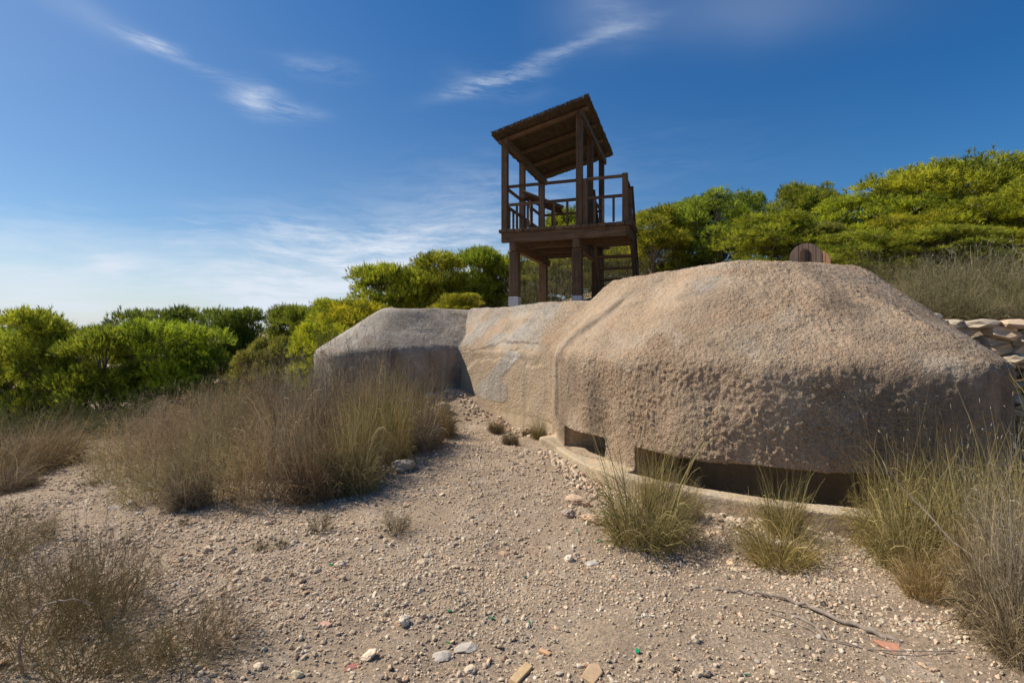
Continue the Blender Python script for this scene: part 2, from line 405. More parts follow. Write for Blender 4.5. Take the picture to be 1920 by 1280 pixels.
# ---------------------------------------------------------------- bunker: an implicit solid meshed on a warped grid
def axis(segs):
    out = [segs[0][0]]
    for a, b, s in segs:
        n = max(1, int(round((b - a) / s))); out += list(np.linspace(a, b, n + 1)[1:])
    return np.array(out)
BX = axis([(-4.6, -1.5, .045), (-1.5, 0.2, .022), (0.2, 5.1, .0165), (5.1, 7.0, .05)])
BY = axis([(3.9, 7.8, .0165), (7.8, 10.8, .022), (10.8, 11.5, .04), (11.5, 14.5, .08)])
BZ = axis([(-.62, -.2, .06), (-.2, 1.6, .0165), (1.6, 2.8, .024)])
X2, Y2 = np.meshgrid(BX, BY, indexing='ij')
def loft(Sp, Tp, zs, zt, p=1.0):
    dS = poly_sdf(X2, Y2, Sp); dT = poly_sdf(X2, Y2, Tp)
    a = np.clip(-dS, 0, None); b = np.clip(dT, 0, None)
    t = a / (a + b + 1e-6)
    t = np.where(dT < 0, 1.0, t)
    t = np.where(t > .8, t - (t - .8) ** 2 * 1.2, t)
    return dS, zs + (zt - zs) * t
Zc = BZ[None, None, :]
def smax(a, b, k): h = np.clip(0.5 + 0.5 * (a - b) / k, 0, 1); return b + (a - b) * h + k * h * (1 - h)
def smin(a, b, k): return -smax(-a, -b, k)
f32 = np.float32
dM, hM = loft(WALL_S, TOP_S, EYE - .335, EYE + .93)
hM = hM + 0.03 * np.exp(-((X2 - 4) ** 2 + (Y2 - 7.6) ** 2) / 1.2)
Fm = smax(dM[..., None].astype(f32), ((Zc - hM[..., None]) * .76).astype(f32), 0.10)
dW, hW = loft(WING_S, WTOP_S, EYE - .43, EYE + .50)
Fw = smax(dW[..., None].astype(f32), ((Zc - hW[..., None]) * .76).astype(f32), 0.12)
dP, hP = loft(MID_S, MTOP_S, EYE - .42, EYE + .50)
hP = hP + 0.10 * sstep(-.9, 1.4, X2) * sstep(9, 10.2, Y2)
Fp = smax(dP[..., None].astype(f32), ((Zc - hP[..., None]) * .76).astype(f32), 0.07)
# plaster skirt along the foot of the passage wall
sk = np.interp(X2 + .4 * (Y2 - 9.6), [-1.6, -.95, -.75, -.45, -.15, .1, .5, .8], [.25, .38, .62, .98, 1.02, .95, .93, .9])
sk = sk + .10 * vnoise(np.stack([X2.ravel(), Y2.ravel(), X2.ravel() * 0], 1), 5, 41).reshape(X2.shape) + .05 * vnoise(np.stack([X2.ravel(), Y2.ravel(), X2.ravel() * 0], 1), 14, 42).reshape(X2.shape)
Fk = smax((dP[..., None] - .016 - .06 * (1.0 - Zc)).astype(f32), ((Zc - sk[..., None]) * .6).astype(f32), 0.015)
Fk = np.maximum(Fk, (X2[..., None] - 1.0).astype(f32))
Fb = smin(smin(Fw, smin(Fp, Fk, .03), .05), Fm, .16)
dL = poly_sdf(X2, Y2, LEDGE_S)
lt = (EYE - 1.62) + 0.0 * X2 + .025 * np.clip(-dL, 0, .6)
Fl = smax(dL[..., None].astype(f32), (Zc - lt[..., None]).astype(f32), 0.035)
Fb = smin(Fb, Fl, .03)
# embrasure slits
def slit(ang0, pts_a, pts_b, ztop, zfloor, fl):
    poly = np.array(pts_a + pts_b[::-1]); d = poly_sdf(X2, Y2, poly)
    zc_t = ztop[..., None]; zc_f = zfloor[..., None]
    return np.maximum(np.maximum(d[..., None], Zc - zc_t), zc_f - Zc).astype(f32)
wl = lambda u, v, off=0.0: G(u, v, -1.36)
def inward(p, k, q=(3.6, 7.6)):
    v = np.array(q) - np.array(p); v /= np.linalg.norm(v); return tuple(np.array(p) + v * k)
A_ = [wl(1193, 838), wl(1300, 858), wl(1450, 876), wl(1590, 887), (3.62, 4.62), (3.95, 4.54)]
big_out = [inward(p, -.6) for p in A_]; big_in = [inward(p, 1.1) for p in A_]
ztop = np.full(X2.shape, .222) - .05 * np.clip(-dM, 0, 1.2)
depth_in = np.clip(-dM + .14, 0, 1.6)
zfl = (EYE - 1.62) + .004 - .30 * depth_in - .10 * sstep(0.0, .06, depth_in)
zfl = np.where(dM > .14, EYE - 1.612 + 0.05, zfl)
C1 = slit(0, big_out, big_in, ztop, zfl, 0)
B_ = [(0.74, 7.02), wl(1085, 812), wl(1131, 823)]
s_out = [inward(p, -.5) for p in B_]; s_in = [inward(B_[0], .35), inward(B_[1], .8), inward(B_[2], .9)]
zfl2 = EYE - 1.62 + .006 - .10 * np.clip(-dM, 0, 1) + .025 * np.clip(-dL, 0, .6)
C2 = slit(0, s_out, s_in, np.full(X2.shape, .232) - .16 * np.clip(-dM, 0, 1), zfl2, 0)
Fb = smax(Fb, -C1, .02); Fb = smax(Fb, -C2, .02)
Fb = Fb.astype(f32)
Fb[0], Fb[-1] = 1, 1; Fb[:, 0], Fb[:, -1] = 1, 1; Fb[:, :, 0] = 1; Fb[:, :, -1] = 1

def surface_nets(Fv, ax, ay, az):
    ins = Fv < 0; n0, n1, n2 = Fv.shape
    cnt = np.zeros((n0 - 1, n1 - 1, n2 - 1), np.int8)
    for dx in (0, 1):
        for dy in (0, 1):
            for dz_ in (0, 1):
                cnt += ins[dx:n0 - 1 + dx, dy:n1 - 1 + dy, dz_:n2 - 1 + dz_]
    act = (cnt > 0) & (cnt < 8)
    I, J, K = np.nonzero(act)
    vid = np.full(act.shape, -1, np.int32); vid[I, J, K] = np.arange(len(I))
    acc = np.zeros((len(I), 3)); num = np.zeros(len(I))
    cor = [(a, b, c) for a in (0, 1) for b in (0, 1) for c in (0, 1)]
    for p in cor:
        for ax_i in range(3):
            if p[ax_i]: continue
            q = list(p); q[ax_i] = 1
            fa = Fv[I + p[0], J + p[1], K + p[2]].astype(float); fb = Fv[I + q[0], J + q[1], K + q[2]].astype(float)
            cr = (fa < 0) != (fb < 0)
            t = np.where(cr, fa / np.where(cr, fa - fb, 1), 0)
            A = np.stack([ax[I + p[0]], ay[J + p[1]], az[K + p[2]]], 1); Bq = np.stack([ax[I + q[0]], ay[J + q[1]], az[K + q[2]]], 1)
            P = A + (Bq - A) * t[:, None]
            acc[cr] += P[cr]; num[cr] += 1
    V = acc / num[:, None]; Q = []
    s = ins
    a = s[:-1, 1:-1, 1:-1] != s[1:, 1:-1, 1:-1]; i, j, k = np.nonzero(a); fl = s[i, j + 1, k + 1]
    q = np.stack([vid[i, j, k], vid[i, j + 1, k], vid[i, j + 1, k + 1], vid[i, j, k + 1]], 1); q[~fl] = q[~fl][:, ::-1]; Q.append(q)
    a = s[1:-1, :-1, 1:-1] != s[1:-1, 1:, 1:-1]; i, j, k = np.nonzero(a); fl = s[i + 1, j, k + 1]
    q = np.stack([vid[i, j, k], vid[i, j, k + 1], vid[i + 1, j, k + 1], vid[i + 1, j, k]], 1); q[~fl] = q[~fl][:, ::-1]; Q.append(q)
    a = s[1:-1, 1:-1, :-1] != s[1:-1, 1:-1, 1:]; i, j, k = np.nonzero(a); fl = s[i + 1, j + 1, k]
    q = np.stack([vid[i, j, k], vid[i + 1, j, k], vid[i + 1, j + 1, k], vid[i, j + 1, k]], 1); q[~fl] = q[~fl][:, ::-1]; Q.append(q)
    return V, np.concatenate(Q)
V, Q = surface_nets(Fb, BX, BY, BZ)
del Fm, Fw, Fp, Fk, Fl, C1, C2, Fb
def vnormals(V, Q):
    n = np.cross(V[Q[:, 2]] - V[Q[:, 0]], V[Q[:, 3]] - V[Q[:, 1]]); N_ = np.zeros_like(V)
    for c in range(4):
        for a in range(3): N_[:, a] += np.bincount(Q[:, c], n[:, a], len(V))
    return N_ / (np.linalg.norm(N_, axis=1)[:, None] + 1e-12)
NV = vnormals(V, Q)
vx, vy, vz = V[:, 0], V[:, 1], V[:, 2]
vdM = poly_sdf(vx, vy, WALL_S); vdW = poly_sdf(vx, vy, WING_S); vdP = poly_sdf(vx, vy, MID_S); vdL = poly_sdf(vx, vy, LEDGE_S)
is_ledge = sstep(0.03, -.03, vz - (EYE - 1.55)) * sstep(-.02, .03, vdM + .0)
inside = sstep(-.06, -.14, vdM) * (vz < .33)
crease = vx + 1.06 - .05 * (vy - 10.7) + .02 * vnoise(P_ := V, 3, 60)
is_mid = sstep(.05, -.12, vdP - .18) * sstep(.02, .22, vdM) * sstep(-.03, .03, crease)
is_wing = sstep(.22, -.02, vdW) * sstep(.1, .3, vdM) * sstep(.03, -.03, crease)
midwall = is_mid * sstep(EYE - .34, EYE - .5, vz)
sm = np.clip(is_ledge + inside * .8 + midwall * .55, 0, 1)
rg = 1 - sm * .85
P3 = V
lump = np.clip(vnoise(P3, 29, 11) - .02, 0, 1) * 1.5 + np.clip(vnoise(P3, 41, 12) + .0, 0, 1) * 1.4 + vnoise(P3, 58, 13) * .5 - .4
mask = 0.6 + 1.0 * sstep(-.5, .5, vnoise(P3, 1.9, 14) + .4 * vnoise(P3, 5, 18))
disp = lump * .0135 * mask * (0.45 + .55 * sstep(5.5, 0.2, np.abs(vx - 3))) * rg
disp += (vnoise(P3, 1.1, 15) * .06 + vnoise(P3, 3.3, 16) * .028 + vnoise(P3, 8, 17) * .012) * (0.35 + .65 * rg)
# chipped band where the render has fallen away along the passage shoulder
chip = is_mid * np.exp(-((vz - (EYE - .40 - .05 * vnoise(P3, 4, 20))) / .035) ** 2)
disp -= chip * .012 * (vnoise(P3, 9, 21) > -.1)
V = V + NV * disp[:, None]
# render stains and painted shade: grey cement, dark run-off streaks, darkened wall, smooth plaster
nzs = vnoise(P3, 3, 30) + .5 * vnoise(P3, 9, 31)
U_ = vx; s_mid = vx + .0
grey = is_wing * .95
grey = np.maximum(grey, is_mid * sstep(EYE - .42, EYE - .3, vz) * sstep(-.1, .25, nzs + .15 + .2 * np.sin(vx * 4)) * .8)
ax_, az_, bx_, bz_ = .0, 1.10, -.60, .36
tt = np.clip(((vx - ax_) * (bx_ - ax_) + (vz - az_) * (bz_ - az_)) / ((bx_ - ax_) ** 2 + (bz_ - az_) ** 2), 0, 1)
pd = np.hypot(vx - ax_ - tt * (bx_ - ax_), vz - az_ - tt * (bz_ - az_)) + .13 * vnoise(P3, 4.5, 61) + .05 * vnoise(P3, 15, 62)
pd = np.minimum(pd - .12, np.hypot((vx + .38) * .8, vz - .42) - .25 + .16 * vnoise(P3, 5, 63))
patch = sstep(.015, -.015, pd) * is_mid * (vz > .16)
smp = patch
grey = np.maximum(grey, patch)
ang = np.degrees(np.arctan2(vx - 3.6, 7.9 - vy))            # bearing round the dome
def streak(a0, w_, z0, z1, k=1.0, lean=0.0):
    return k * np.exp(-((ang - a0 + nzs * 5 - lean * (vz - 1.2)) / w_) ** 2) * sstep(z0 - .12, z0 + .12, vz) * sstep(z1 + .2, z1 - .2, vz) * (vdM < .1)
stain_shade = streak(-80, 3.6, .25, 2.2, .95, 6) + streak(-57, 3.2, .1, 1.0, .6) + streak(-9, 4, 1.75, 2.6, .6, 14) + streak(-36, 7, 1.2, 2.2, .35) + streak(-22, 9, 1.3, 2.0, .3) + .35 * sstep(.12, .42, vnoise(P3, 1.7, 71) + .4 * vnoise(P3, 5, 72)) + .5 * sstep(.2, .38, vnoise(P3 * np.array([1, 1, .35]), 3.1, 73)) * (vz < 1.3)
stain_shade += streak(-4, 7, .3, 1.35, .45) + streak(14, 13, .2, 1.42, .72) + streak(38, 14, .2, 1.42, .7) + streak(-42, 4, 1.1, 1.8, .18)  # wide bands paint shade into the colour of the dome's right wall
stain_shade = stain_shade * (1 - is_mid)
stain_shade += is_wing * .36 * sstep(-.3, .3, nzs) + is_mid * .4 * np.exp(-((vx - .62 - nzs * .25 - (vz - 1.2) * .7) / .16) ** 2) * sstep(1.0, 1.3, vz)
stain_shade += (vdM < .1) * .5 * sstep(.06, .0, np.abs(vz - .27) - .01) * sstep(-10, 5, ang)
crk = vz - (EYE - .36 + .10 * np.sin((vx + .6) * 2.2) + .09 * vnoise(P3, 5, 50) + .04 * vnoise(P3, 17, 51))
stain_shade += is_mid * sstep(.026, .008, np.abs(crk)) * (vx > -1.0) * (vx < .55) * .9
stain_shade = np.clip(stain_shade, 0, .85)
patch2 = (vdM < 0) * sstep(.3, .1, np.hypot((ang + 37) / 25, (vz - 2.15) / .6) + nzs * .25) * .8
grey = np.clip(np.maximum(grey, patch2), 0, 1)
grey = np.maximum(grey, patch * .75)
stain_shade = np.clip(stain_shade + .45 * is_mid * sstep(.035, .0, np.abs(pd)) * (pd > 0) * (vz > .2), 0, .85)
sm = sm * (1 - .9 * patch)
me = mesh_np('bunker', V, Q, M_CONC, True, np.stack([grey, stain_shade, sm], 1))
tag(link('bunker', me), 'low rough-cast concrete bunker with rounded domes and narrow firing slits', 'bunker')

# ---------------------------------------------------------------- beams and boxes
def bm_box(bm, x0, x1, y0, y1, z0, z1, mtx=None):
    vs = [bm.verts.new((x, y, z)) for x in (x0, x1) for y in (y0, y1) for z in (z0, z1)]
    if mtx is not None:
        for v in vs: v.co = mtx @ v.co
    for f in ((0, 1, 3, 2), (4, 6, 7, 5), (0, 4, 5, 1), (2, 3, 7, 6), (0, 2, 6, 4), (1, 5, 7, 3)):
        bm.faces.new([vs[i] for i in f])
def finish(bm, name, mat, parent=None, bev=0.008, jit=0.0, seg=2):
    bmesh.ops.recalc_face_normals(bm, faces=bm.faces[:])
    if bev: bmesh.ops.bevel(bm, geom=bm.edges[:], offset=bev, segments=seg, affect='EDGES', profile=0.6)
    if jit:
        for v in bm.verts: v.co += Vector([random.uniform(-jit, jit) for _ in range(3)])
    me = bpy.data.meshes.new(name); bm.to_mesh(me); bm.free(); me.materials.append(mat)
    return link(name, me, parent)
def beam(name, a, b, w_, h_, parent, bev=0.008, mat=None, up=(0, 0, 1)):
    """squared timber from a to b, w_ wide, h_ deep, each with its own origin so the grain follows it"""
    a, b = Vector(a), Vector(b); d = b - a; L = d.length
    z = d.normalized(); x = Vector(up).cross(z)
    if x.length < 1e-3: x = Vector((1, 0, 0))
    x.normalize(); y = z.cross(x)
    bm = bmesh.new(); bm_box(bm, -w_ / 2, w_ / 2, -h_ / 2, h_ / 2, 0, L)
    n = max(1, int(L / .4))
    o = finish(bm, name, mat or WZ, parent, min(bev, w_ * .2, h_ * .2))
    R = Matrix((x, y, z)).transposed().to_4x4(); R.translation = a
    o.matrix_local = R
    return o

random.seed(4)
# ---------------------------------------------------------------- watch tower
YAW = 0.331; TX = -0.166; TS, TM, TR, TS2, TL = 1.796, 1.354, 3.194, 2.812, 0.938
TZ0 = 2.02
tower = empty('watch_tower', (TX, 12.0, TZ0), -YAW)
tag(tower, 'dark timber watchtower with sloping thatched roof standing behind the bunker', 'watchtower')
def rz(z): return z + EYE - TZ0              # eye-relative to tower-local height
ZD, ZR, ZM = rz(2.346), rz(3.369), rz(2.937)
def roofz(s, t): return rz(4.51) + .243 * s + .004 * t
# lower frame
for (s, t) in ((.2, .14), (1.72, .14), (.2, 2.7), (1.72, 2.7)):
    beam('leg', (s, t, .28), (s, t, ZD - .50), .215, .215, tower)
    bm = bmesh.new(); bm_box(bm, s - .12, s + .12, t - .12, t + .12, -.5, .335)
    finish(bm, 'footing', mat_plain('footing_concrete', (0.42, .42, .42), .9) if 'footing_concrete' not in bpy.data.materials else bpy.data.materials['footing_concrete'], tower, .01)
for s in (.2, 1.72): beam('floor_girder', (s, -.06, ZD - .40), (s, TR + .05, ZD - .40), .15, .19, tower)
for t in (.0, .98, 1.96, 2.95): beam('floor_joist', (-.08, t, ZD - .19), ((TS2 + .03) if t < 1 else (TS + .08), t, ZD - .19), .10, .225, tower)
beam('side_joist', (TS2 + .06, -.04, ZD - .17), (TS2 + .06, TL + .06, ZD - .17), .06, .2, tower)
s = -.12; k = 0
while s < TS2 + .02:
    t1 = TR + .1 if s < TS + .05 else TL + .06
    bm = bmesh.new(); jz = random.uniform(-.003, .003)
    bm_box(bm, s, s + .183, -.10 + random.uniform(-.02, .015), t1, ZD - .075 + jz, ZD + jz)
    finish(bm, 'deck_board', WY, tower, .007); s += .196
# posts
PS = .145
tops = {}
for (s, t) in ((0, 0), (TS, 0), (0, TM), (TS, TM), (0, TR), (TS, TR)):
    top = roofz(s, t) - (.02 if t == 0 else .14)
    beam('post', (s, t, ZD + .002), (s, t, top), PS, PS, tower)
beam('post', (TS + .13, .02, ZD + .002), (TS + .13, .02, ZR + .02), .11, .11, tower)
beam('rail_post', (.925, 0, ZD + .002), (.925, 0, ZR - .02), .10, .10, tower)
beam('rail_post', (TS2, 0, ZD + .002), (TS2, 0, ZR + .05), .12, .12, tower)
beam('rail_post', (TS2, TL, ZD + .002), (TS2, TL, ZR + .0), .11, .11, tower)
def rail(a, b, z): beam('rail', (*a, z), (*b, z), .055, .065, tower)
def bays(a, b, fr):
    for z in (ZR, ZM): rail(a, b, z)
    for f in fr:
        s, t = a[0] + (b[0] - a[0]) * f, a[1] + (b[1] - a[1]) * f
        beam('baluster', (s, t, ZD + .03), (s, t, ZM - .03), .05, .05, tower)
bays((.075, 0), (.87, 0), (.28, .62)); bays((.98, 0), (TS - .075, 0), (.3, .72))
bays((TS + .19, 0), (TS2 - .06, 0), (.2, .45, .75))
bays((0, .075), (0, TM - .075), (.2, .45, .7, .92)); bays((0, TM + .075), (0, TR - .075), (.15, .35, .55, .75, .92))
bays((TS, TM + .075), (TS, TR - .075), (.15, .35, .55, .75, .92))
bays((.075, TR), (TS - .075, TR), (.12, .32, .5, .68, .88)); bays((TS2, .06), (TS2, TL - .055), (.33, .66))
# roof
bm_h = .15
for s in (0.01, TS - .02): beam('roof_beam', (s + .09, -.22, roofz(s, -.22) - .13), (s + .09, TR + .2, roofz(s, TR) - .13), .09, bm_h, tower)
for t in (-.02, 1.02, 2.08, 3.1): beam('rafter', (-.16, t, roofz(-.16, t) - .03), (TS + .2, t, roofz(TS + .2, t) - .03), .075, .10, tower, up=(0, 1, 0))
R0, R1, T0_, T1_ = -.205, TS + .285, -.414, TR + .39
bm = bmesh.new()
ns, ntt = 46, 60
grid = [[None] * (ntt + 1) for _ in range(ns + 1)]
lowg = [[None] * (ntt + 1) for _ in range(ns + 1)]
for i in range(ns + 1):
    for j in range(ntt + 1):
        s = R0 + (R1 - R0) * i / ns; t = T0_ + (T1_ - T0_) * j / ntt
        e = random.uniform(-.012, .012) if (i in (0, ns) or j in (0, ntt)) else 0
        grid[i][j] = bm.verts.new((s + e, t + e, roofz(s, t) + .085 + random.uniform(-.010, .012)))
        lowg[i][j] = bm.verts.new((s + e, t + e, roofz(s, t) + .028 + random.uniform(-.006, .005)))
for i in range(ns):
    for j in range(ntt):
        bm.faces.new((grid[i][j], grid[i + 1][j], grid[i + 1][j + 1], grid[i][j + 1]))
        bm.faces.new((lowg[i][j], lowg[i][j + 1], lowg[i + 1][j + 1], lowg[i + 1][j]))
for i in range(ns):
    bm.faces.new((lowg[i][0], lowg[i + 1][0], grid[i + 1][0], grid[i][0])); bm.faces.new((grid[i][ntt], grid[i + 1][ntt], lowg[i + 1][ntt], lowg[i][ntt]))
for j in range(ntt):
    bm.faces.new((grid[0][j], grid[0][j + 1], lowg[0][j + 1], lowg[0][j])); bm.faces.new((lowg[ns][j], lowg[ns][j + 1], grid[ns][j + 1], grid[ns][j]))
roof = finish(bm, 'roof', M_THATCH, tower, 0)
rng = np.random.default_rng(5)
# loose heather stalks on and under the mat
n = 2600
ss = rng.uniform(R0, R1, n); tt = rng.uniform(T0_, T1_, n)
edge = rng.random(n) < .4; tt[edge] = T0_ + rng.uniform(-.01, .03, edge.sum())
under = (rng.random(n) < .45) & ~edge
zz = np.array([roofz(a, b) for a, b in zip(ss, tt)]) + np.where(under, .026, .085)
dr = np.stack([rng.normal(0, .5, n), rng.normal(0, .5, n), np.where(under, -1, 1) * np.abs(rng.normal(0, .45, n)) + .05], 1)
dr[:, 2] *= np.where(under, .4, 1); dr /= np.linalg.norm(dr, axis=1)[:, None]
ln = rng.uniform(.02, .055, n); P0 = np.stack([ss, tt, zz], 1); sd_ = rng.normal(0, 1, (n, 3)); sd_ = np.cross(sd_, dr); sd_ /= np.linalg.norm(sd_, axis=1)[:, None]
Vv = np.concatenate([P0 - sd_ * .004, P0 + sd_ * .004, P0 + dr * ln[:, None]]); Ff = np.stack([np.arange(n), np.arange(n) + n, np.arange(n) + 2 * n], 1)
link('straw', mesh_np('straw', Vv, Ff, M_THATCH), roof)
# stair going down to the slope behind
def stz(t): return ZD - (t - TL) * 1.12
t_end = TL + ZD / 1.12
for s in (1.96, 2.84): beam('stringer', (s, TL - .02, stz(TL - .02) - .02), (s, t_end, stz(t_end) - .02), .06, .21, tower)
for i in range(1, 8):
    z = ZD - i * .262; t = TL + i * .262 / 1.12
    bm = bmesh.new(); bm_box(bm, 1.99, 2.81, t - .12, t + .12, z - .055, z)
    finish(bm, 'stair_step', WX, tower, .006)
for s in (1.96, 2.87):
    beam('handrail', (s, TL, ZR - .0), (s, t_end - .3, stz(t_end - .3) + .95), .06, .075, tower)
    beam('handrail_post', (s, t_end - .35, stz(t_end - .35)), (s, t_end - .35, stz(t_end - .35) + .95), .08, .08, tower)
beam('cross_rail', (2.84, TL, ZD + .55), (2.87, t_end - .4, stz(t_end - .4) + .5), .04, .07, tower)

# information board inside the tower
bo = empty('viewing_board', (TX + .55 * math.cos(YAW) + 1.3 * math.sin(YAW), 12 - .55 * math.sin(YAW) + 1.3 * math.cos(YAW), TZ0 + ZD), -YAW + .1)
tag(bo, 'tilted timber information board with log edges standing on the tower deck', 'information board')
def cyl(bm, a, b, r, seg=12, r2=None):
    a, b = Vector(a), Vector(b); z = (b - a).normalized(); x = z.orthogonal().normalized(); y = z.cross(x)
    r2 = r if r2 is None else r2
    A = [bm.verts.new(a + (x * math.cos(q) + y * math.sin(q)) * r) for q in [2 * math.pi * i / seg for i in range(seg)]]
    B = [bm.verts.new(b + (x * math.cos(q) + y * math.sin(q)) * r2) for q in [2 * math.pi * i / seg for i in range(seg)]]
    for i in range(seg): bm.faces.new((A[i], A[(i + 1) % seg], B[(i + 1) % seg], B[i]))
    bm.faces.new(A[::-1]); bm.faces.new(B)
def board_pt(a, b): return (-.42 + .95 * a, .15 - .35 * b, 1.06 - .42 * a + .10 * b)
bm = bmesh.new()
q = [bm.verts.new(board_pt(a, b)) for a, b in ((0, 0), (1, 0), (1, 1), (0, 1))]
q2 = [bm.verts.new(Vector(board_pt(a, b)) + Vector((0, 0, -.03))) for a, b in ((0, 0), (1, 0), (1, 1), (0, 1))]
bm.faces.new(q); bm.faces.new(q2[::-1])
for i in range(4): bm.faces.new((q[i], q2[i], q2[(i + 1) % 4], q[(i + 1) % 4]))
finish(bm, 'panel', WX, bo, .005)
for b in (0, 1):
    bm = bmesh.new(); cyl(bm, board_pt(-.05, b), board_pt(1.05, b), .045); finish(bm, 'log_edge', WX, bo, .004)
for a, b in ((.15, .5), (.75, .5)):
    p = board_pt(a, b); bm = bmesh.new(); cyl(bm, (p[0], p[1], .0), (p[0], p[1], p[2] - .02), .045); finish(bm, 'leg', WZ, bo, .004)

# ---------------------------------------------------------------- cable reel behind the dome
rd = 9.7; rx = px(1511, rd); rzc = pz(482, rd) - .02
reel = empty('cable_reel', (rx, rd, rzc), -.75)
tag(reel, 'round wooden plank reel with a dark slot, peeping over the top of the dome', 'cable reel')
M_REEL = mat_wood('reel_wood', (0.13, .085, .065), (.30, .215, .17), 2)
def disc(name, y0, y1, r, mat, slot=False):
    bm = bmesh.new(); ws = [-r, -r * .42, r * .17, r * .62, r]
    for a, b in zip(ws[:-1], ws[1:]):
        a2, b2 = a + .004, b - .004; pts = []
        for i in range(9):
            x = a2 + (b2 - a2) * i / 8; pts.append((x, math.sqrt(max(r * r - x * x, 1e-6))))
        out = pts + [(x, -z) for x, z in pts[::-1]]
        f = [bm.verts.new((x, y0, z)) for x, z in out]; g = [bm.verts.new((x, y1, z)) for x, z in out]
        bm.faces.new(f); bm.faces.new(g[::-1])
        for i in range(len(out)): bm.faces.new((f[i], g[i], g[(i + 1) % len(out)], f[(i + 1) % len(out)]))
    return finish(bm, name, mat, reel, 0)
disc('flange', -.03, .03, .285, M_REEL)
disc('flange', .86, .92, .25, mat_plain('orange_wood', (.42, .23, .12), .8))
bm = bmesh.new(); cyl(bm, (0, .03, 0), (0, .86, 0), .10, 20); finish(bm, 'drum', M_REEL, reel, 0)
bm = bmesh.new()
pts = [(-.085, -.2), (.065, -.2)] + [(-.01 + .075 * math.cos(math.pi * i / 10), .10 + .075 * math.sin(math.pi * i / 10)) for i in range(11)]
f = [bm.verts.new((x, -.034, z)) for x, z in pts]; g = [bm.verts.new((x, -.050, z)) for x, z in pts]
bm.faces.new(f); bm.faces.new(g)
for i in range(len(pts)): bm.faces.new((f[i], g[i], g[(i + 1) % len(pts)], f[(i + 1) % len(pts)]))
finish(bm, 'hub_plate', mat_wood('hub_wood', (.06, .035, .02), (.16, .09, .055), 2), reel, 0)
bm = bmesh.new(); bm_box(bm, .0, .055, -.056, -.0505, -.2, .14); finish(bm, 'slot', mat_plain('dark_slot', (.02, .017, .015), .9), reel, 0)

# ---------------------------------------------------------------- stones
def ico(sub, seed):
    bm = bmesh.new(); bmesh.ops.create_icosphere(bm, subdivisions=sub, radius=1)
    V = np.array([v.co[:] for v in bm.verts]); F_ = np.array([[v.index for v in f.verts] for f in bm.faces]); bm.free()
    r = np.random.default_rng(seed)
    for _ in range(4):                                   # cut flat facets so it reads as broken stone
        d = r.normal(0, 1, 3); d /= np.linalg.norm(d); k = r.uniform(.55, .85)
        h = V @ d; V = V - np.outer(np.clip(h - k, 0, None), d)
    V = V * (1 + r.normal(0, .09, (len(V), 1)))
    return V, F_
T0 = [ico(1, i) for i in range(12)]; T1 = [ico(1, i + 30) for i in range(10)]; T2 = [ico(2, i + 50) for i in range(8)]; T3 = [ico(3, i + 90) for i in range(4)]
STONE_COL = np.array([(.54, .415, .285), (.60, .475, .335), (.50, .385, .27), (.67, .535, .38), (.47, .40, .31), (.63, .43, .275), (.72, .62, .48), (.51, .345, .225)])
def rotm(r, n):
    q = r.normal(0, 1, (n, 4)); q /= np.linalg.norm(q, axis=1)[:, None]; a, b, c, d = q.T
    return np.stack([1 - 2 * (c * c + d * d), 2 * (b * c - a * d), 2 * (b * d + a * c), 2 * (b * c + a * d), 1 - 2 * (b * b + d * d), 2 * (c * d - a * b),
                     2 * (b * d - a * c), 2 * (c * d + a * b), 1 - 2 * (b * b + c * c)], 1).reshape(n, 3, 3)
def scatter(r, temps, X, Y, Zz, size, flat=.62):
    Vs, Fs, Cs = [], [], []; off = 0; n = len(X); which = r.integers(0, len(temps), n)
    for k, (tv, tf) in enumerate(temps):
        i = np.nonzero(which == k)[0]; m = len(i)
        if not m: continue
        sc = size[i][:, None] * np.stack([r.uniform(.8, 1.35, m), r.uniform(.7, 1.0, m), r.uniform(.45, .8, m)], 1)
        R = rotm(r, m)
        v = np.einsum('nij,nkj->nki', R, tv[None] * sc[:, None, :]); v[:, :, 2] *= flat / .75
        v = v + np.stack([X[i], Y[i], Zz[i] + size[i] * .22], 1)[:, None, :]
        Vs.append(v.reshape(-1, 3)); Fs.append((tf[None] + (np.arange(m) * len(tv))[:, None, None] + off).reshape(-1, 3)); off += m * len(tv)
        c = STONE_COL[r.choice(8, m, p=[.24, .2, .16, .12, .08, .07, .06, .07])] * r.uniform(.78, 1.15, (m, 1))
        Cs.append(np.repeat(c, len(tv), 0))
    return np.concatenate(Vs), np.concatenate(Fs), np.concatenate(Cs)
def free(X, Y):
    ok = (poly_sdf(X, Y, WALL_S) > .02) & (poly_sdf(X, Y, LEDGE_S) > .01) & (poly_sdf(X, Y, WING_S) > .05) & (poly_sdf(X, Y, MID_S) > .1)
    return ok & (Y < np.interp(X, RX, RY) - .8)
rng = np.random.default_rng(11)
parts = []
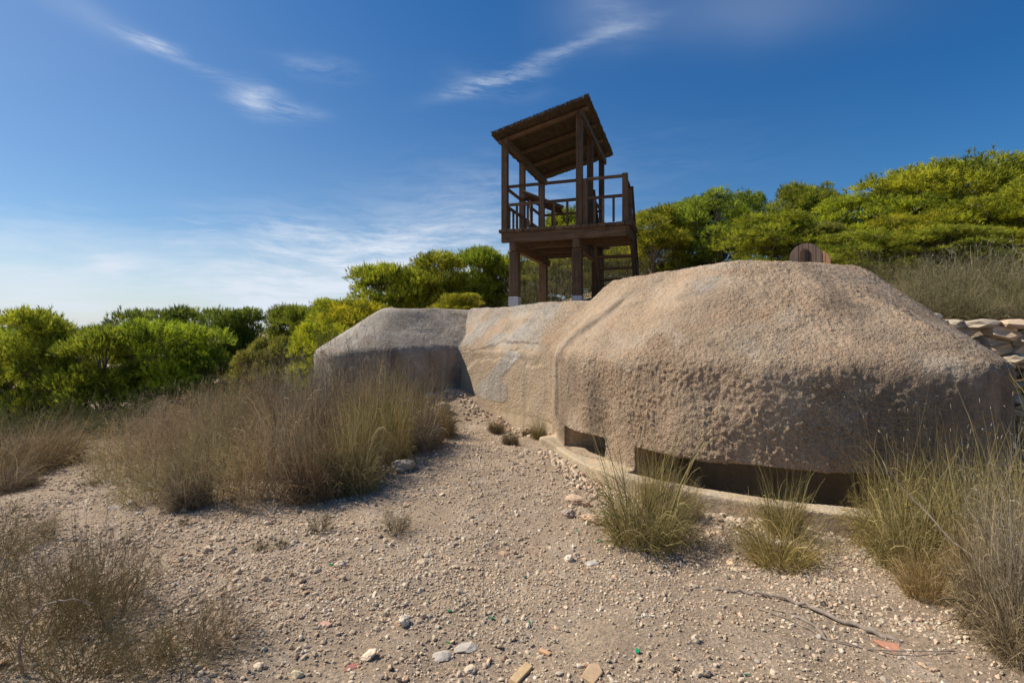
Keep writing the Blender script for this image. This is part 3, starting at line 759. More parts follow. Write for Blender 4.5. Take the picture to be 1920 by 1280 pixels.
for (x0, x1, y0, y1, dens, s0, s1, tm) in [(-3.6, 3.6, 1.2, 3.6, 3200, .003, .012, T0), (-5.2, 4.4, 2.6, 5.4, 1500, .004, .014, T0), (-9, 3.5, 4.6, 9.6, 420, .006, .018, T0),
                                       (-4, 4, 1.2, 4.4, 300, .010, .021, T2), (-8, 4, 3.8, 9, 110, .012, .025, T2), (-4, 4, 1.2, 5, 9, .022, .042, T3), (-7, 2, 4.5, 9, 3, .022, .045, T3)]:
    n = int((x1 - x0) * (y1 - y0) * dens * 1.3)
    X = rng.uniform(x0, x1, n); Y = rng.uniform(y0, y1, n)
    cl = vnoise(np.stack([X, Y, X * 0], 1), 1.1, 77) + .6 * vnoise(np.stack([X, Y, X * 0], 1), 3.1, 78)
    dust = np.maximum(np.exp(-((X - 1.3) ** 2 + (Y - 3.15) ** 2) / .45), np.exp(-((X - .55) ** 2 * 2 + (Y - 4.3) ** 2) / .9))
    dust = np.maximum(dust, np.exp(-((X - .45) ** 2 + (Y - 2.75) ** 2) / .15))
    k = (rng.random(n) < (sstep(-.45, .2, cl) * .85 + .15) * (1 - .72 * dust)) & free(X, Y); X, Y = X[k], Y[k]
    s = s0 + (s1 - s0) * rng.random(len(X)) ** 3.0
    parts.append(scatter(rng, tm, X, Y, ground_n(X, Y), s))
# crumbled rubble along the foot of the slit ledge
n = 1500; t = rng.random(n) * (len(LEDGE_S) * .52 - 7) + 7; i = t.astype(int); f = (t - i)[:, None]
p = LEDGE_S[i] * (1 - f) + LEDGE_S[i + 1] * f; nrm_ = np.array([-.55, -.83])
p = p + nrm_ * (.05 + np.abs(rng.normal(0, .16, n)))[:, None] + rng.normal(0, .03, (n, 2))
k = free(p[:, 0], p[:, 1]); p = p[k]
parts.append(scatter(rng, T2, p[:, 0], p[:, 1], ground_n(p[:, 0], p[:, 1]), .008 + .035 * rng.random(len(p)) ** 2.5))
n = 500; tt_ = rng.random(n); X = -1.35 + tt_ * 2.1 + rng.normal(0, .05, n); Y = 10.6 - tt_ * 2.35 - np.abs(rng.normal(0, .28, n)) - .12
k = free(X, Y); X, Y = X[k], Y[k]
parts.append(scatter(rng, T2, X, Y, ground_n(X, Y), .012 + .04 * rng.random(len(X)) ** 2.5))
off = 0; Vs, Fs, Cs = [], [], []
for v, f, c in parts: Vs.append(v); Fs.append(f + off); Cs.append(c); off += len(v)
tag(link('gravel', mesh_np('gravel', np.concatenate(Vs), np.concatenate(Fs), M_STONE, False, np.concatenate(Cs))), 'loose pale limestone gravel strewn over the clearing', 'gravel', kind='stuff')

def rock(name, label, cat, u, v, L, Wd, Hh, rot, col, group=None, seed=1, temp=3, d=None, sink=.25):
    """a single stone lying on the ground where the sight line through (u, v) meets it"""
    if d is None:
        d = 2.0
        for _ in range(12):
            d = (EYE - float(ground(np.array([px(u, d)]), np.array([d]))[0])) * F_PX / (v - H_PX)
    x = px(u, d); Vt, Ft = ico(temp, seed)
    Vt = Vt * np.array([L / 2, Wd / 2, Hh / 2])
    P = Vt * 1.0; Vt = Vt * (1 + .12 * vnoise(P, 40, seed)[:, None]); Vt[:, 2] += Hh * (.5 - sink)
    o = link(name, mesh_np(name, Vt, Ft, M_STONE, False, np.tile(np.array(col), (len(Vt), 1))))
    o.location = (x, d, gz(x, d)); o.rotation_euler = (random.uniform(-.1, .1), random.uniform(-.1, .1), rot)
    return tag(o, label, cat, group)
def slab(name, label, cat, u, v, pts, th, col, rot=0, tilt=(0, 0), mat=None):
    d = 2.0
    for _ in range(12): d = (EYE - float(ground(np.array([px(u, d)]), np.array([d]))[0])) * F_PX / (v - H_PX)
    x = px(u, d); bm = bmesh.new()
    A = [bm.verts.new((a, b, 0)) for a, b in pts]; B = [bm.verts.new((a, b, th)) for a, b in pts]
    bm.faces.new(A[::-1]); bm.faces.new(B)
    for i in range(len(pts)): bm.faces.new((A[i], A[(i + 1) % len(pts)], B[(i + 1) % len(pts)], B[i]))
    o = finish(bm, name, mat or mat_plain(name + '_clay', col, .85, 40, .2, .003), None, min(.004, th * .3))
    o.location = (x, d, gz(x, d) - .003); o.rotation_euler = (tilt[0], tilt[1], rot)
    return tag(o, label, cat)
slab('brick_fragment', 'long yellow brick fragment lying on the gravel near the camera', 'brick fragment', 976, 1254, [(-.075, -.02), (.075, -.024), (.08, .018), (-.07, .022)], .028, (.58, .40, .22), 1.05, (.1, .05))
slab('brick_fragment', 'short flat ochre brick chunk beside the long yellow fragment', 'brick fragment', 1110, 1262, [(-.06, -.035), (.03, -.04), (.065, .0), (.03, .035), (-.055, .03)], .022, (.50, .34, .20), .95, (.12, -.1))
slab('brick_fragment', 'small orange brick chip between the yellow fragments', 'brick fragment', 1022, 1218, [(-.032, -.012), (.03, -.014), (.034, .01), (-.03, .014)], .015, (.56, .33, .18), -.6)
slab('brick_fragment', 'pink tile chip on the gravel close to the brown shrubs', 'tile shard', 610, 1178, [(-.035, -.016), (.03, -.018), (.038, .010), (-.02, .018)], .012, (.50, .30, .22), -.3, (.15, 0))
slab('tile_shard', 'triangular terracotta tile shard beside the grey root', 'tile shard', 1666, 1214, [(-.062, .035), (.068, .03), (.02, -.05)], .012, (.58, .27, .17), -.1, (.25, .1))
slab('tile_shard', 'red striped tile shard low on the gravel', 'tile shard', 660, 1247, [(-.04, -.02), (.03, -.012), (.035, .012), (-.02, .016)], .010, (.38, .16, .12), .4, (.2, 0))
rock('rock', 'crumbly orange rock at the foot of the slit ledge, upper one', 'rock', 1082, 936, .26, .15, .10, -.6, (.58, .41, .27), 'orange rocks by the ledge', 3)
rock('rock', 'crumbly orange rock touching the green tussock below the ledge', 'rock', 1112, 972, .24, .14, .09, -.5, (.62, .43, .28), 'orange rocks by the ledge', 5)
rock('rock', 'small pinkish rock beside the two crumbly orange ones', 'rock', 1066, 958, .13, .10, .09, .3, (.46, .36, .28), 'orange rocks by the ledge', 8)
rock('rock', 'pale pitted rock at the edge of the dry grass', 'rock', 756, 882, .30, .22, .16, .3, (.43, .36, .28), None, 12)
rock('rock', 'pale jagged rock by the dark corner of the bunker wall', 'rock', 775, 742, .42, .28, .34, .5, (.50, .43, .34), None, 13, d=9.0)
rock('rock', 'flat pale rock heaped below the jagged rock in the bunker corner', 'rock', 830, 745, .34, .24, .18, .2, (.46, .38, .29), None, 23, d=9.3)
rock('rock', 'small pale rock between the jagged rock and the dark corner', 'rock', 808, 732, .22, .2, .16, .9, (.52, .44, .34), None, 24, d=9.7)
rock('rock', 'rounded pale rock half hidden in the dry grass', 'rock', 560, 862, .36, .26, .2, .2, (.45, .36, .28), None, 14)
rock('rock', 'yellow-topped square stone on the bottom edge of the clearing', 'rock', 558, 1268, .06, .045, .04, .2, (.60, .50, .33), None, 15, 2)
rock('rock', 'flat orange stone on the pale path', 'rock', 215, 912, .17, .08, .05, -.4, (.48, .34, .25), None, 16, 2)
rock('rock', 'whitish flat rock on the pale path below the dry grass', 'rock', 216, 954, .13, .08, .05, .3, (.55, .47, .38), None, 18, 2)
rock('rock', 'grey-white flat stone between root and slit ledge', 'rock', 1110, 1054, .12, .09, .03, .3, (.55, .48, .4), None, 19, 2)
rock('rock', 'flat pale plaster lump pressed into the gravel', 'rock', 872, 1207, .13, .09, .03, .5, (.50, .43, .36), None, 20, 2)
rock('rock', 'pale plaster lump just below the flat plaster lump', 'rock', 828, 1226, .10, .08, .035, .1, (.47, .41, .34), None, 21, 2)
rock('rock', 'white stone under the foot of the slit ledge', 'rock', 1570, 985, .19, .08, .06, .1, (.58, .5, .4), None, 22, 2)
m, b = new_mat('green_glass', 0.08); b.inputs['Base Color'].default_value = (.02, .33, .13, 1); b.inputs['Transmission Weight'].default_value = .35; b.inputs['Specular IOR Level'].default_value = .6
M_GLASS = m
GL = [(843, 1146, 'green glass shard lying alone at the centre of the clearing'), (804, 1128, 'small green glass shard above the central one'), (984, 1077, 'green glass shard towards the slit ledge, beside an orange stone'),
      (1126, 1017, 'green glass shard beside the green tussock'), (1082, 998, 'tiny green glass shard by the orange rocks'), (1196, 1223, 'green glass shard between bricks and root'),
      (923, 1154, 'green glass chip level with the central shard'), (992, 1166, 'green glass chip just past the level one'), (840, 1203, 'green glass shard beside the plaster lumps'),
      (724, 1022, 'green glass chip under the thin brown shrub'), (620, 1061, 'green glass chip among the small seedlings'), (1400, 1268, 'green glass shard at the lower edge of the clearing')]
for i, (u, v, lb) in enumerate(GL):
    r = random.Random(i); k = r.uniform(.010, .018)
    o = slab('glass_shard', lb, 'glass shard', u, v, [(-k, -k * .5), (k * .6, -k * .8), (k, k * .3), (-k * .2, k * .9)], .004, (0, .3, .1), r.uniform(0, 6), (r.uniform(-.5, .5), r.uniform(-.5, .5)), M_GLASS)
    o.location.z += .012; o['group'] = 'green glass shards on the gravel'

# ---------------------------------------------------------------- dry stone wall beside the dome
rng = np.random.default_rng(21); Vs, Fs, Cs = [], [], []; off = 0
WA, WB = np.array([5.35, 7.2]), np.array([8.6, 5.55])
Lw = np.linalg.norm(WB - WA); dw = (WB - WA) / Lw; nw = np.array([-dw[1], dw[0]]) * -1
z = .0; row = 0
while z < 2.0:
    hrow = rng.uniform(.085, .15); s = rng.uniform(-.1, 0)
    while s < Lw:
        ws = rng.uniform(.16, .48)
        topz = np.interp(s, [0, .35, 1.3, 3.5], [1.84, 1.78, 1.66, 1.62])
        if z + hrow * .6 < topz:
            tv, tf = T2[rng.integers(0, 8)]
            v = tv * np.array([ws * .64, .19, hrow * .74]); v = v * (1 + .16 * vnoise(v + row * 3 + s, 14, 5)[:, None])
            a = rng.normal(0, .13); ca, sa = math.cos(a), math.sin(a)
            vx_, vz_ = v[:, 0] * ca - v[:, 2] * sa, v[:, 0] * sa + v[:, 2] * ca
            base = WA + dw * (s + ws / 2) + nw * rng.normal(0, .06)
            Pw = np.stack([base[0] + dw[0] * vx_ + nw[0] * v[:, 1], base[1] + dw[1] * vx_ + nw[1] * v[:, 1], z + hrow / 2 + vz_], 1)
            Vs.append(Pw); Fs.append(tf + off); off += len(v)
            c = np.array([(.48, .40, .30), (.54, .45, .34), (.42, .35, .26), (.54, .40, .27)])[rng.integers(0, 4)] * rng.uniform(.85, 1.15); Cs.append(np.tile(c, (len(v), 1)))
        s += ws * .97
    z += hrow * .93; row += 1
tag(link('stone_wall', mesh_np('stone_wall', np.concatenate(Vs), np.concatenate(Fs), M_STONE, False, np.concatenate(Cs))), 'dry stone retaining wall of pale rocks beside the dome', 'stone wall')

# ---------------------------------------------------------------- grasses and shrubs
def strands(r, root, az, el, L, droop, curl, wid, K=5, wave=0.0):
    """ribbons that leave root at azimuth az / elevation el and bend; returns vertices, quads, spine points"""
    n = len(L); P = np.zeros((n, K + 1, 3)); P[:, 0] = root
    a = az.copy(); e = el.copy()
    for k in range(1, K + 1):
        t = k / K
        e = e - droop * (2 * t) / K; a = a + curl / K + (r.normal(0, wave, n) if wave else 0)
        if wave: e = e + r.normal(0, wave, n)
        st = L / K
        P[:, k] = P[:, k - 1] + np.stack([np.cos(e) * np.sin(a) * st, np.cos(e) * np.cos(a) * st, np.sin(e) * st], 1)
    side = r.normal(0, 1, (n, 3)); side[:, 2] *= .3; d0 = P[:, -1] - P[:, 0]
    side = np.cross(side, d0); side /= np.linalg.norm(side, axis=1)[:, None] + 1e-9
    tw = (1 - np.linspace(0, 1, K + 1) ** 1.5 * .8)[None, :, None] * wid[:, None, None] * .5
    A = P + side[:, None] * tw; B = P - side[:, None] * tw
    V = np.stack([A, B], 2).reshape(-1, 3)
    i = (np.arange(n) * (K + 1) * 2)[:, None] + (np.arange(K) * 2)[None]
    Fq = np.stack([i, i + 1, i + 3, i + 2], -1).reshape(-1, 4)
    return V, Fq, P
def merge(L_):
    off = 0; V, F_, C = [], [], []
    for v, f, c in L_: V.append(v); F_.append(f + off); C.append(c); off += len(v)
    return np.concatenate(V), np.concatenate(F_), np.concatenate(C)
def rep(c, K): return np.repeat(np.repeat(c, (K + 1) * 2)[:, None], 3, 1)
def tussock(name, seed, n, R, h, mat, el0=1.5, spread=.75, droop=.9, wid=.006, seeds=0, lean=0.0, thatch=.25, wv=.05, longs=0):
    r = np.random.default_rng(seed)
    rr = R * .38 * np.sqrt(r.random(n)); th = r.uniform(0, 2 * np.pi, n)
    root = np.stack([rr * np.sin(th), rr * np.cos(th), np.full(n, -.03)], 1)
    az = th + r.normal(0, .6, n); el = el0 - spread * (rr / (R * .38)) * r.uniform(.3, 1.1, n) - np.abs(r.normal(0, .12, n))
    L_ = h * (.22 + .78 * r.beta(2.0, 2.2, n)) if not longs else h * (.18 + .62 * r.beta(1.8, 2.2, n)) + h * (r.random(n) < longs) * r.uniform(.2, .5, n); dr_ = droop * r.uniform(.1, 1.6, n) ** 1.3
    v, f, P = strands(r, root, az, el, L_, dr_, r.normal(0, .7, n), wid * np.exp(r.normal(0, .42, n)) * .95, 6, wv)
    out = [(v, f, rep(np.clip(r.beta(.9, 1.1, n), 0, 1), 6))]
    m = int(n * thatch)
    if m:                                                # dead, tangled blades round the foot
        th = r.uniform(0, 2 * np.pi, m); rr = R * .45 * np.sqrt(r.random(m))
        root = np.stack([rr * np.sin(th), rr * np.cos(th), r.uniform(0, .1, m) * h], 1)
        v, f, _ = strands(r, root, th + r.normal(0, 1, m), r.uniform(-.1, .9, m), h * r.uniform(.3, .6, m), r.uniform(.3, 2.0, m), r.normal(0, 2.0, m), wid * .7 * r.uniform(.6, 1.2, m), 6, .15)
        out.append((v, f, rep(r.uniform(.0, .8, m), 6)))
    V, F_, C = merge(out)
    me = mesh_np(name, V, F_, mat, False, C)
    sm_ = None
    if seeds:
        i = np.argsort(-P[:, -1, 2])[:seeds * 3]; i = r.choice(i, seeds, replace=False); Vs, Fs = [], []; o_ = 0
        tv, tf = T1[0]
        for j in i:
            d = P[j, -1] - P[j, -2]; d /= np.linalg.norm(d) + 1e-9; k = r.uniform(.010, .022)
            x = np.cross(d, [0, 0, 1.0]); x /= np.linalg.norm(x) + 1e-9; y = np.cross(d, x)
            v = tv[:, :1] * x * .0045 + tv[:, 1:2] * y * .0045 + tv[:, 2:] * d * k + P[j, -1]
            Vs.append(v); Fs.append(tf + o_); o_ += len(v)
        sm_ = mesh_np(name + '_seed_heads', np.concatenate(Vs), np.concatenate(Fs), M_SEED, True)
    return me, sm_
def scrub(name, seed, n, R, h, mat, twigs=6, wid=.007, el=(.5, 1.45), wave=.16, fine=.35):
    """tangled shrub: main stems, side twigs, fine ends"""
    r = np.random.default_rng(seed)
    th = r.uniform(0, 2 * np.pi, n); rr = R * .35 * np.sqrt(r.random(n))
    root = np.stack([rr * np.sin(th), rr * np.cos(th), np.full(n, -.03)], 1)
    e = np.clip(el[1] - (el[1] - el[0]) * (rr / (R * .35)) * r.uniform(.4, 1.2, n), .1, 1.55)
    v, f, P = strands(r, root, th + r.normal(0, .5, n), e, h * r.uniform(.6, 1.12, n), r.uniform(-.2, .9, n), r.normal(0, .6, n), wid * r.uniform(.7, 1.4, n), 7, wave)
    out = [(v, f, rep(r.uniform(.0, .8, n), 7))]
    m = n * twigs; si = r.integers(0, n, m); k = r.integers(2, 8, m); root = P[si, k]
    d = P[si, k] - P[si, k - 1]; a0 = np.arctan2(d[:, 0], d[:, 1]); e0 = np.arcsin(np.clip(d[:, 2] / (np.linalg.norm(d, axis=1) + 1e-9), -1, 1))
    v, f, P2 = strands(r, root, a0 + r.normal(0, .9, m), e0 + r.normal(.1, .5, m), h * fine * r.uniform(.3, 1.0, m), r.uniform(-.4, 1.2, m), r.normal(0, 1.0, m), wid * .62 * r.uniform(.6, 1.3, m), 4, wave)
    out.append((v, f, rep(r.uniform(.1, 1.0, m), 4)))
    m2 = m * 2; si = r.integers(0, m, m2); k = r.integers(1, 5, m2); root = P2[si, k]; d = P2[si, k] - P2[si, k - 1]; a0 = np.arctan2(d[:, 0], d[:, 1])
    v, f, _ = strands(r, root, a0 + r.normal(0, 1.1, m2), r.normal(.6, .6, m2), h * fine * .35 * r.uniform(.3, 1.0, m2), r.uniform(-.4, 1.0, m2), r.normal(0, 1.0, m2), wid * .5 * r.uniform(.6, 1.3, m2), 2, wave)
    out.append((v, f, rep(r.uniform(.2, 1.0, m2), 2)))
    V, F_, C = merge(out)
    return mesh_np(name, V, F_, mat, False, C), None
def norm(ms):
    me, sm_ = ms; n = len(me.vertices); co = np.empty(n * 3, np.float32); me.vertices.foreach_get('co', co); co = co.reshape(-1, 3)
    kz = 1 / np.percentile(co[:, 2], 99.6 if sm_ is not None else 97.8); kr = .60 / np.percentile(np.hypot(co[:, 0], co[:, 1]), 93)
    for m_ in (me, sm_):
        if m_ is None: continue
        c = np.empty(len(m_.vertices) * 3, np.float32); m_.vertices.foreach_get('co', c); c = c.reshape(-1, 3) * np.array([kr, kr, kz], np.float32)
        m_.vertices.foreach_set('co', np.ascontiguousarray(c, np.float32).ravel()); m_.update()
    return me, sm_
KINDS = {
    # reference radius .5 m, height 1 m
    'dry': [scrub('dry_shrub', 100 + i, 125, 1.1, .92, M_DRYGRASS, 8, .0085, (.5, 1.5), .24, .42) for i in range(4)],
    'mix': [tussock('grass_tussock', 120 + i, 900, 1.0, .95, M_DRYGRASS, 1.45, .8, 1.15, .0075, 6, thatch=1.4, wv=.20) for i in range(4)],
    'green': [tussock('grass_tussock', 140 + i, 560, .9, 1.0, M_GREENGRASS, 1.5, .75, 1.35, .0068, 0, thatch=.8, wv=.09) for i in range(4)],
    'tall': [tussock('grass_tussock', 160 + i, 520, .9, 1.05, M_GREENGRASS, 1.5, .75, 1.25, .0062, 7, thatch=.9, wv=.10, longs=.06) for i in range(4)],
    'straw': [tussock('grass_tussock', 180 + i, 1000, 1.4, .9, M_STRAW, 1.45, .8, .8, .0068, 0, thatch=.5) for i in range(2)],
    'grey': [scrub('dry_shrub', 200 + i, 90, 1.0, .95, M_TWIG, 8, .0085, (.3, 1.4), .2, .45) for i in range(3)],
    'dark': [scrub('dry_shrub', 240 + i, 120, 1.0, .95, M_SCRUB, 8, .0075, (.3, 1.4), .13, .36) for i in range(3)],
    'scrub': [scrub('green_shrub', 220 + i, 110, .95, .95, M_SCRUB, 11, .0085, (.3, 1.45), .18, .36) for i in range(3)],
}
for _k in ('mix', 'tall'): pass
for _k in KINDS: KINDS[_k] = [norm(q_) for q_ in KINDS[_k]]
NAMES = {'dark': ('dry_shrub', 'shrub'), 'dry': ('dry_shrub', 'shrub'), 'mix': ('grass_tussock', 'grass'), 'green': ('grass_tussock', 'grass'), 'tall': ('grass_tussock', 'grass'), 'straw': ('grass_tussock', 'grass'), 'grey': ('dry_shrub', 'shrub'), 'scrub': ('green_shrub', 'shrub')}
prnd = random.Random(8); kcount = {}
def plant(kind, u, d, wpx, h, label, group=None, tint=(1, 1, 1), z=None):
    """a clump at photo column u, depth d, wpx wide in the photo, h metres tall"""
    i = kcount.get(kind, 0); kcount[kind] = i + 1
    me, seeds = KINDS[kind][i % len(KINDS[kind])]
    if kind == 'tall': h *= .92
    if group and 'slope above' in group and u > 1500 and d > 8.7: h *= .78
    if group == GM: h *= .88 if u < 450 else 1.0
    x = px(u, d); wdt = wpx / F_PX * d
    nm, cat = NAMES[kind]; o = link(nm, me); s = max(wdt / 1.25, .05)
    o.location = (x, d, gz(x, d) if z is None else z); o.rotation_euler = (0, 0, prnd.uniform(0, 6.28)); o.scale = (s, s, h)
    o.color = (*tint, 1)
    tag(o, label, cat, group)
    if seeds is not None: link('seed_heads', seeds, o)['kind'] = 'stuff'
    return o
GM = 'dry grasses and shrubs massed before the bunker'
Y = (1.0, 1.05, .75); BR = (.86, .76, .70); GY = (.86, .86, .9)
for a in [
    ('dry', 262, 4.95, 130, .50, 'low brown shrub at the corner of the grass mass nearest the path'), ('dry', 330, 4.85, 150, .72, 'brown shrub at the front of the grass mass above the bare gravel'),
    ('mix', 352, 4.7, 90, .55, 'thin dry tuft poking from the front edge of the grass mass'), ('dry', 405, 4.95, 170, .82, 'rounded brown shrub at the front middle of the grass mass'),
    ('dry', 470, 4.85, 160, .80, 'feathery dry shrub at the front middle of the grass mass'), ('dry', 535, 5.0, 150, .78, 'brown tangled shrub at the front of the mass beside a rounded rock'),
    ('mix', 590, 4.95, 120, .86, 'upright yellow-brown tussock in front of the rounded rock'), ('mix', 655, 5.15, 130, .88, 'tall upright dry tussock at the front end of the mass'),
    ('dry', 700, 5.6, 130, .72, 'brown shrub at the end of the mass by the bare gravel'), ('dry', 215, 6.0, 130, .60, 'low brown shrub bordering the pale path'),
    ('dry', 300, 5.9, 170, .85, 'brown shrub in the second rank nearest the path'), ('dry', 380, 5.8, 170, .92, 'dry shrub with pale seed heads in the second rank'),
    ('dry', 460, 5.9, 170, .95, 'brown shrub in the second rank, at mid mass'), ('mix', 545, 5.9, 160, .98, 'dry tussock in the second rank behind the rounded rock'),
    ('mix', 630, 6.1, 150, 1.0, 'tall dry tussock in the second rank below the wing'), ('green', 710, 6.2, 110, .86, 'yellow-green tussock in the second rank below the wing'),
    ('mix', 775, 6.6, 110, .82, 'dry tussock nearest the bare slope under the passage'), ('green', 808, 7.0, 80, .80, 'yellow-green tussock closest to the passage wall'),
    ('dry', 240, 7.2, 150, .70, 'brown shrub in the third rank beside the path'), ('dry', 320, 7.3, 170, .85, 'brown shrub in the third rank towards the pines'),
    ('dry', 400, 7.2, 160, .95, 'dry shrub in the third rank towards the pines'), ('dry', 480, 7.3, 170, 1.0, 'brown shrub in the third rank, at mid mass'),
    ('grey', 560, 7.2, 170, 1.05, 'grey tangled shrub in the third rank'), ('grey', 630, 7.4, 150, 1.1, 'dry tussock in the third rank below the wing'),
    ('grey', 700, 7.7, 150, 1.28, 'grey feathery shrub against the wing of the bunker'), ('green', 765, 7.9, 110, .78, 'greenish tussock in front of the dark corner'),
    ('mix', 822, 7.9, 80, .62, 'thin dry tussock at the foot of the dark corner'), ('dry', 330, 8.8, 170, .80, 'brown shrub at the back of the mass under the round pines'),
    ('dry', 410, 8.8, 150, .95, 'brown shrub at the back of the mass beside the small pale bush'), ('grey', 520, 8.7, 150, 1.12, 'pale grey bushy shrub at the back of the mass'),
    ('dry', 590, 8.6, 140, 1.10, 'brown shrub leaning on the outer end of the wing'), ('grey', 655, 8.7, 170, 1.40, 'grey-green shrub covering the foot of the wing'),
    ('scrub', 480, 9.8, 130, 1.1, 'dull green shrub behind the grass mass'),
    ('green', 668, 5.5, 90, .80, 'yellow-green upright tussock among the front end of the mass'), ('green', 740, 6.0, 80, .74, 'yellow-green upright tussock behind the pale pitted rock'), ('grey', 430, 6.6, 150, .95, 'pale grey tangle in the middle of the mass'), ('grey', 590, 6.5, 150, 1.05, 'pale grey tangle behind the rounded rock'), ('dry', 690, 6.8, 140, 1.0, 'dark brown shrub inside the mass below the wing'), ('dry', 745, 8.3, 90, .8, 'thin brown shrub by the jagged rock')]:
    plant(*a, group=GM, tint=prnd.choice([(1, 1, 1), BR, GY, Y, (1.12, 1.05, .9), (.66, .60, .55), (.8, .8, .62), (.88, .8, .68), (1.2, 1.1, .88)]))
GP = 'pale straw grasses beside the path'
for a in [('straw', -25, 6.2, 190, .52, 'pale straw tussock cut by the picture edge'), ('straw', 45, 6.8, 200, .62, 'pale straw tussock in the middle of the path-side clump'), ('straw', 100, 7.3, 110, .50, 'pale straw tussock at the tip of the path-side clump'),
          ('mix', 10, 5.7, 110, .35, 'low dull tussock at the foot of the pale straw clump')]: plant(*a, group=GP, tint=(.82, .78, .74))
GD = 'dull green undergrowth beneath the pines'
for a in [('scrub', 60, 9.3, 170, .70, 'dull green undergrowth shrub above the pale straw grass'), ('scrub', 150, 9.6, 160, .70, 'dull green undergrowth shrub where the path vanishes'), ('scrub', 235, 9.4, 150, .75, 'dull green undergrowth shrub behind the path bend'),
          ('scrub', 320, 10.2, 160, .9, 'dull green undergrowth shrub under the bright pine'), ('scrub', -40, 9.0, 170, .7, 'dull green undergrowth shrub cut by the picture edge'),
          ('scrub', 400, 10.6, 150, 1.0, 'dull green undergrowth shrub under the dark round pine')]: plant(*a, group=GD, tint=(.75, .85, .75))
GF = 'dark scrub close to the camera'
for a in [('dark', -10, 3.7, 200, .46, 'dark green scrub bush cut by the side of the picture above the bent branch'), ('scrub', 90, 4.0, 60, .24, 'small dark sprig beside the dark scrub bush'),
          ('dark', 60, 2.5, 330, .50, 'dark brown-green scrub bush round the bent bare branch'), ('dark', 140, 2.2, 260, .34, 'dark scrub bush on the bottom edge beneath the bent branch'), ('dark', -20, 2.9, 220, .5, 'dark scrub bush cut by the side of the picture below the dark green one'), ('dark', 270, 2.3, 180, .24, 'low dark scrub on the bottom edge next to the low thin scrub'), ('dark', 205, 2.7, 230, .44, 'dark scrub bush on the gravel side of the bent branch'),
          ('grey', 160, 2.9, 300, .50, 'thin grey twigs rising above the dark scrub bush'), ('dark', 355, 2.35, 260, .26, 'low thin scrub on the bottom edge of the picture'),
          ('grey', 420, 2.5, 160, .26, 'sparse grey twigs beside the low thin scrub')]: plant(*a, group=GF, tint=(1.05, .92, .8))
GS = 'small seedlings on the gravel'
for a in [('dark', 598, 4.1, 62, .20, 'small brown seedling with a dark foot on the gravel'), ('dark', 742, 4.05, 80, .22, 'thin brown shrub beside a green glass chip'), ('scrub', 492, 3.75, 40, .08, 'low green seedling, first of the pair'),
          ('scrub', 528, 3.8, 28, .07, 'low green seedling, second of the pair'), ('scrub', 345, 4.25, 24, .09, 'reddish brown seedling below the dry grass'), ('scrub', 170, 5.8, 50, .10, 'flat green seedling at the path edge'),
          ('mix', 930, 8.6, 34, .24, 'small tuft at the foot of the passage wall'), ('green', 1011, 7.9, 38, .36, 'upright green tuft against the corner of the dome'), ('mix', 957, 7.3, 36, .28, 'dry tuft on the bare slope under the passage'),
          ('mix', 988, 8.3, 24, .16, 'tiny tuft by the green one at the dome corner')]: plant(*a, group=GS, tint=(.66, .64, .52))
GR = 'green and gold grasses round the firing slits'
for a in [('green', 1205, 4.0, 215, .62, 'dense green and grey tussock below the small firing slit'), ('dry', 1262, 4.15, 150, .46, 'grey-green tangle on the shaded side of the dense tussock'), ('green', 1233, 4.95, 80, .50, 'upright green tuft in front of the concrete pillar'),
          ('green', 1460, 3.68, 175, .34, 'low green tussock on the gravel below the wide slit'), ('green', 1290, 4.75, 60, .34, 'thin arching tuft at the start of the wide slit'),
          ('green', 1470, 4.35, 100, .42, 'arching grass growing on the rim of the wide slit'), ('grey', 1385, 4.05, 130, .24, 'low grey tangle under the wide slit ledge'), ('grey', 1550, 3.9, 120, .2, 'low grey tangle under the end of the ledge'),
          ('tall', 1660, 4.05, 150, .98, 'tall green tussock at the end of the wide slit'), ('tall', 1730, 3.85, 180, 1.02, 'tall tussock with nodding seed heads before the shaded wall'),
          ('tall', 1800, 3.9, 170, .94, 'tall tussock with gold tips before the shaded wall'), ('green', 1700, 3.45, 150, .58, 'low green tussock at the foot of the tall ones'), ('tall', 1880, 3.9, 170, .90, 'tall tussock by the outer corner of the dome'),
          ('tall', 1960, 3.7, 170, .85, 'tall tussock cut by the side of the picture'), ('green', 1820, 3.4, 180, .62, 'green tussock in front of the seed-head tussock'), ('green', 1925, 3.3, 170, .66, 'dull green tussock near the side of the picture'),
          ('straw', 1745, 3.05, 130, .26, 'flattened straw tuft lying on the gravel'), ('straw', 1840, 2.95, 130, .40, 'straw tuft among the grey twigs'),
          ('grey', 1905, 2.75, 210, .78, 'grey dry bush with pale twigs beside the straw tuft'), ('mix', 1890, 2.55, 180, .62, 'dry brown tussock in the bottom corner of the picture'),
          ('grey', 1960, 2.4, 220, .72, 'grey twiggy bush cut by the corner of the picture'), ('mix', 1950, 2.9, 180, .70, 'dry tussock behind the grey twiggy bush'),
          ('mix', 1930, 2.3, 160, .45, 'low dry tussock in the very corner of the picture'), ('green', 2050, 3.4, 200, .8, 'green tussock outside the side of the picture')]: plant(*a, group=GR, tint=prnd.choice([(1, .97, .85), (.95, .92, .8), (1.1, 1.02, .8)]))
GH = 'dry brush on the slope above the stone wall'
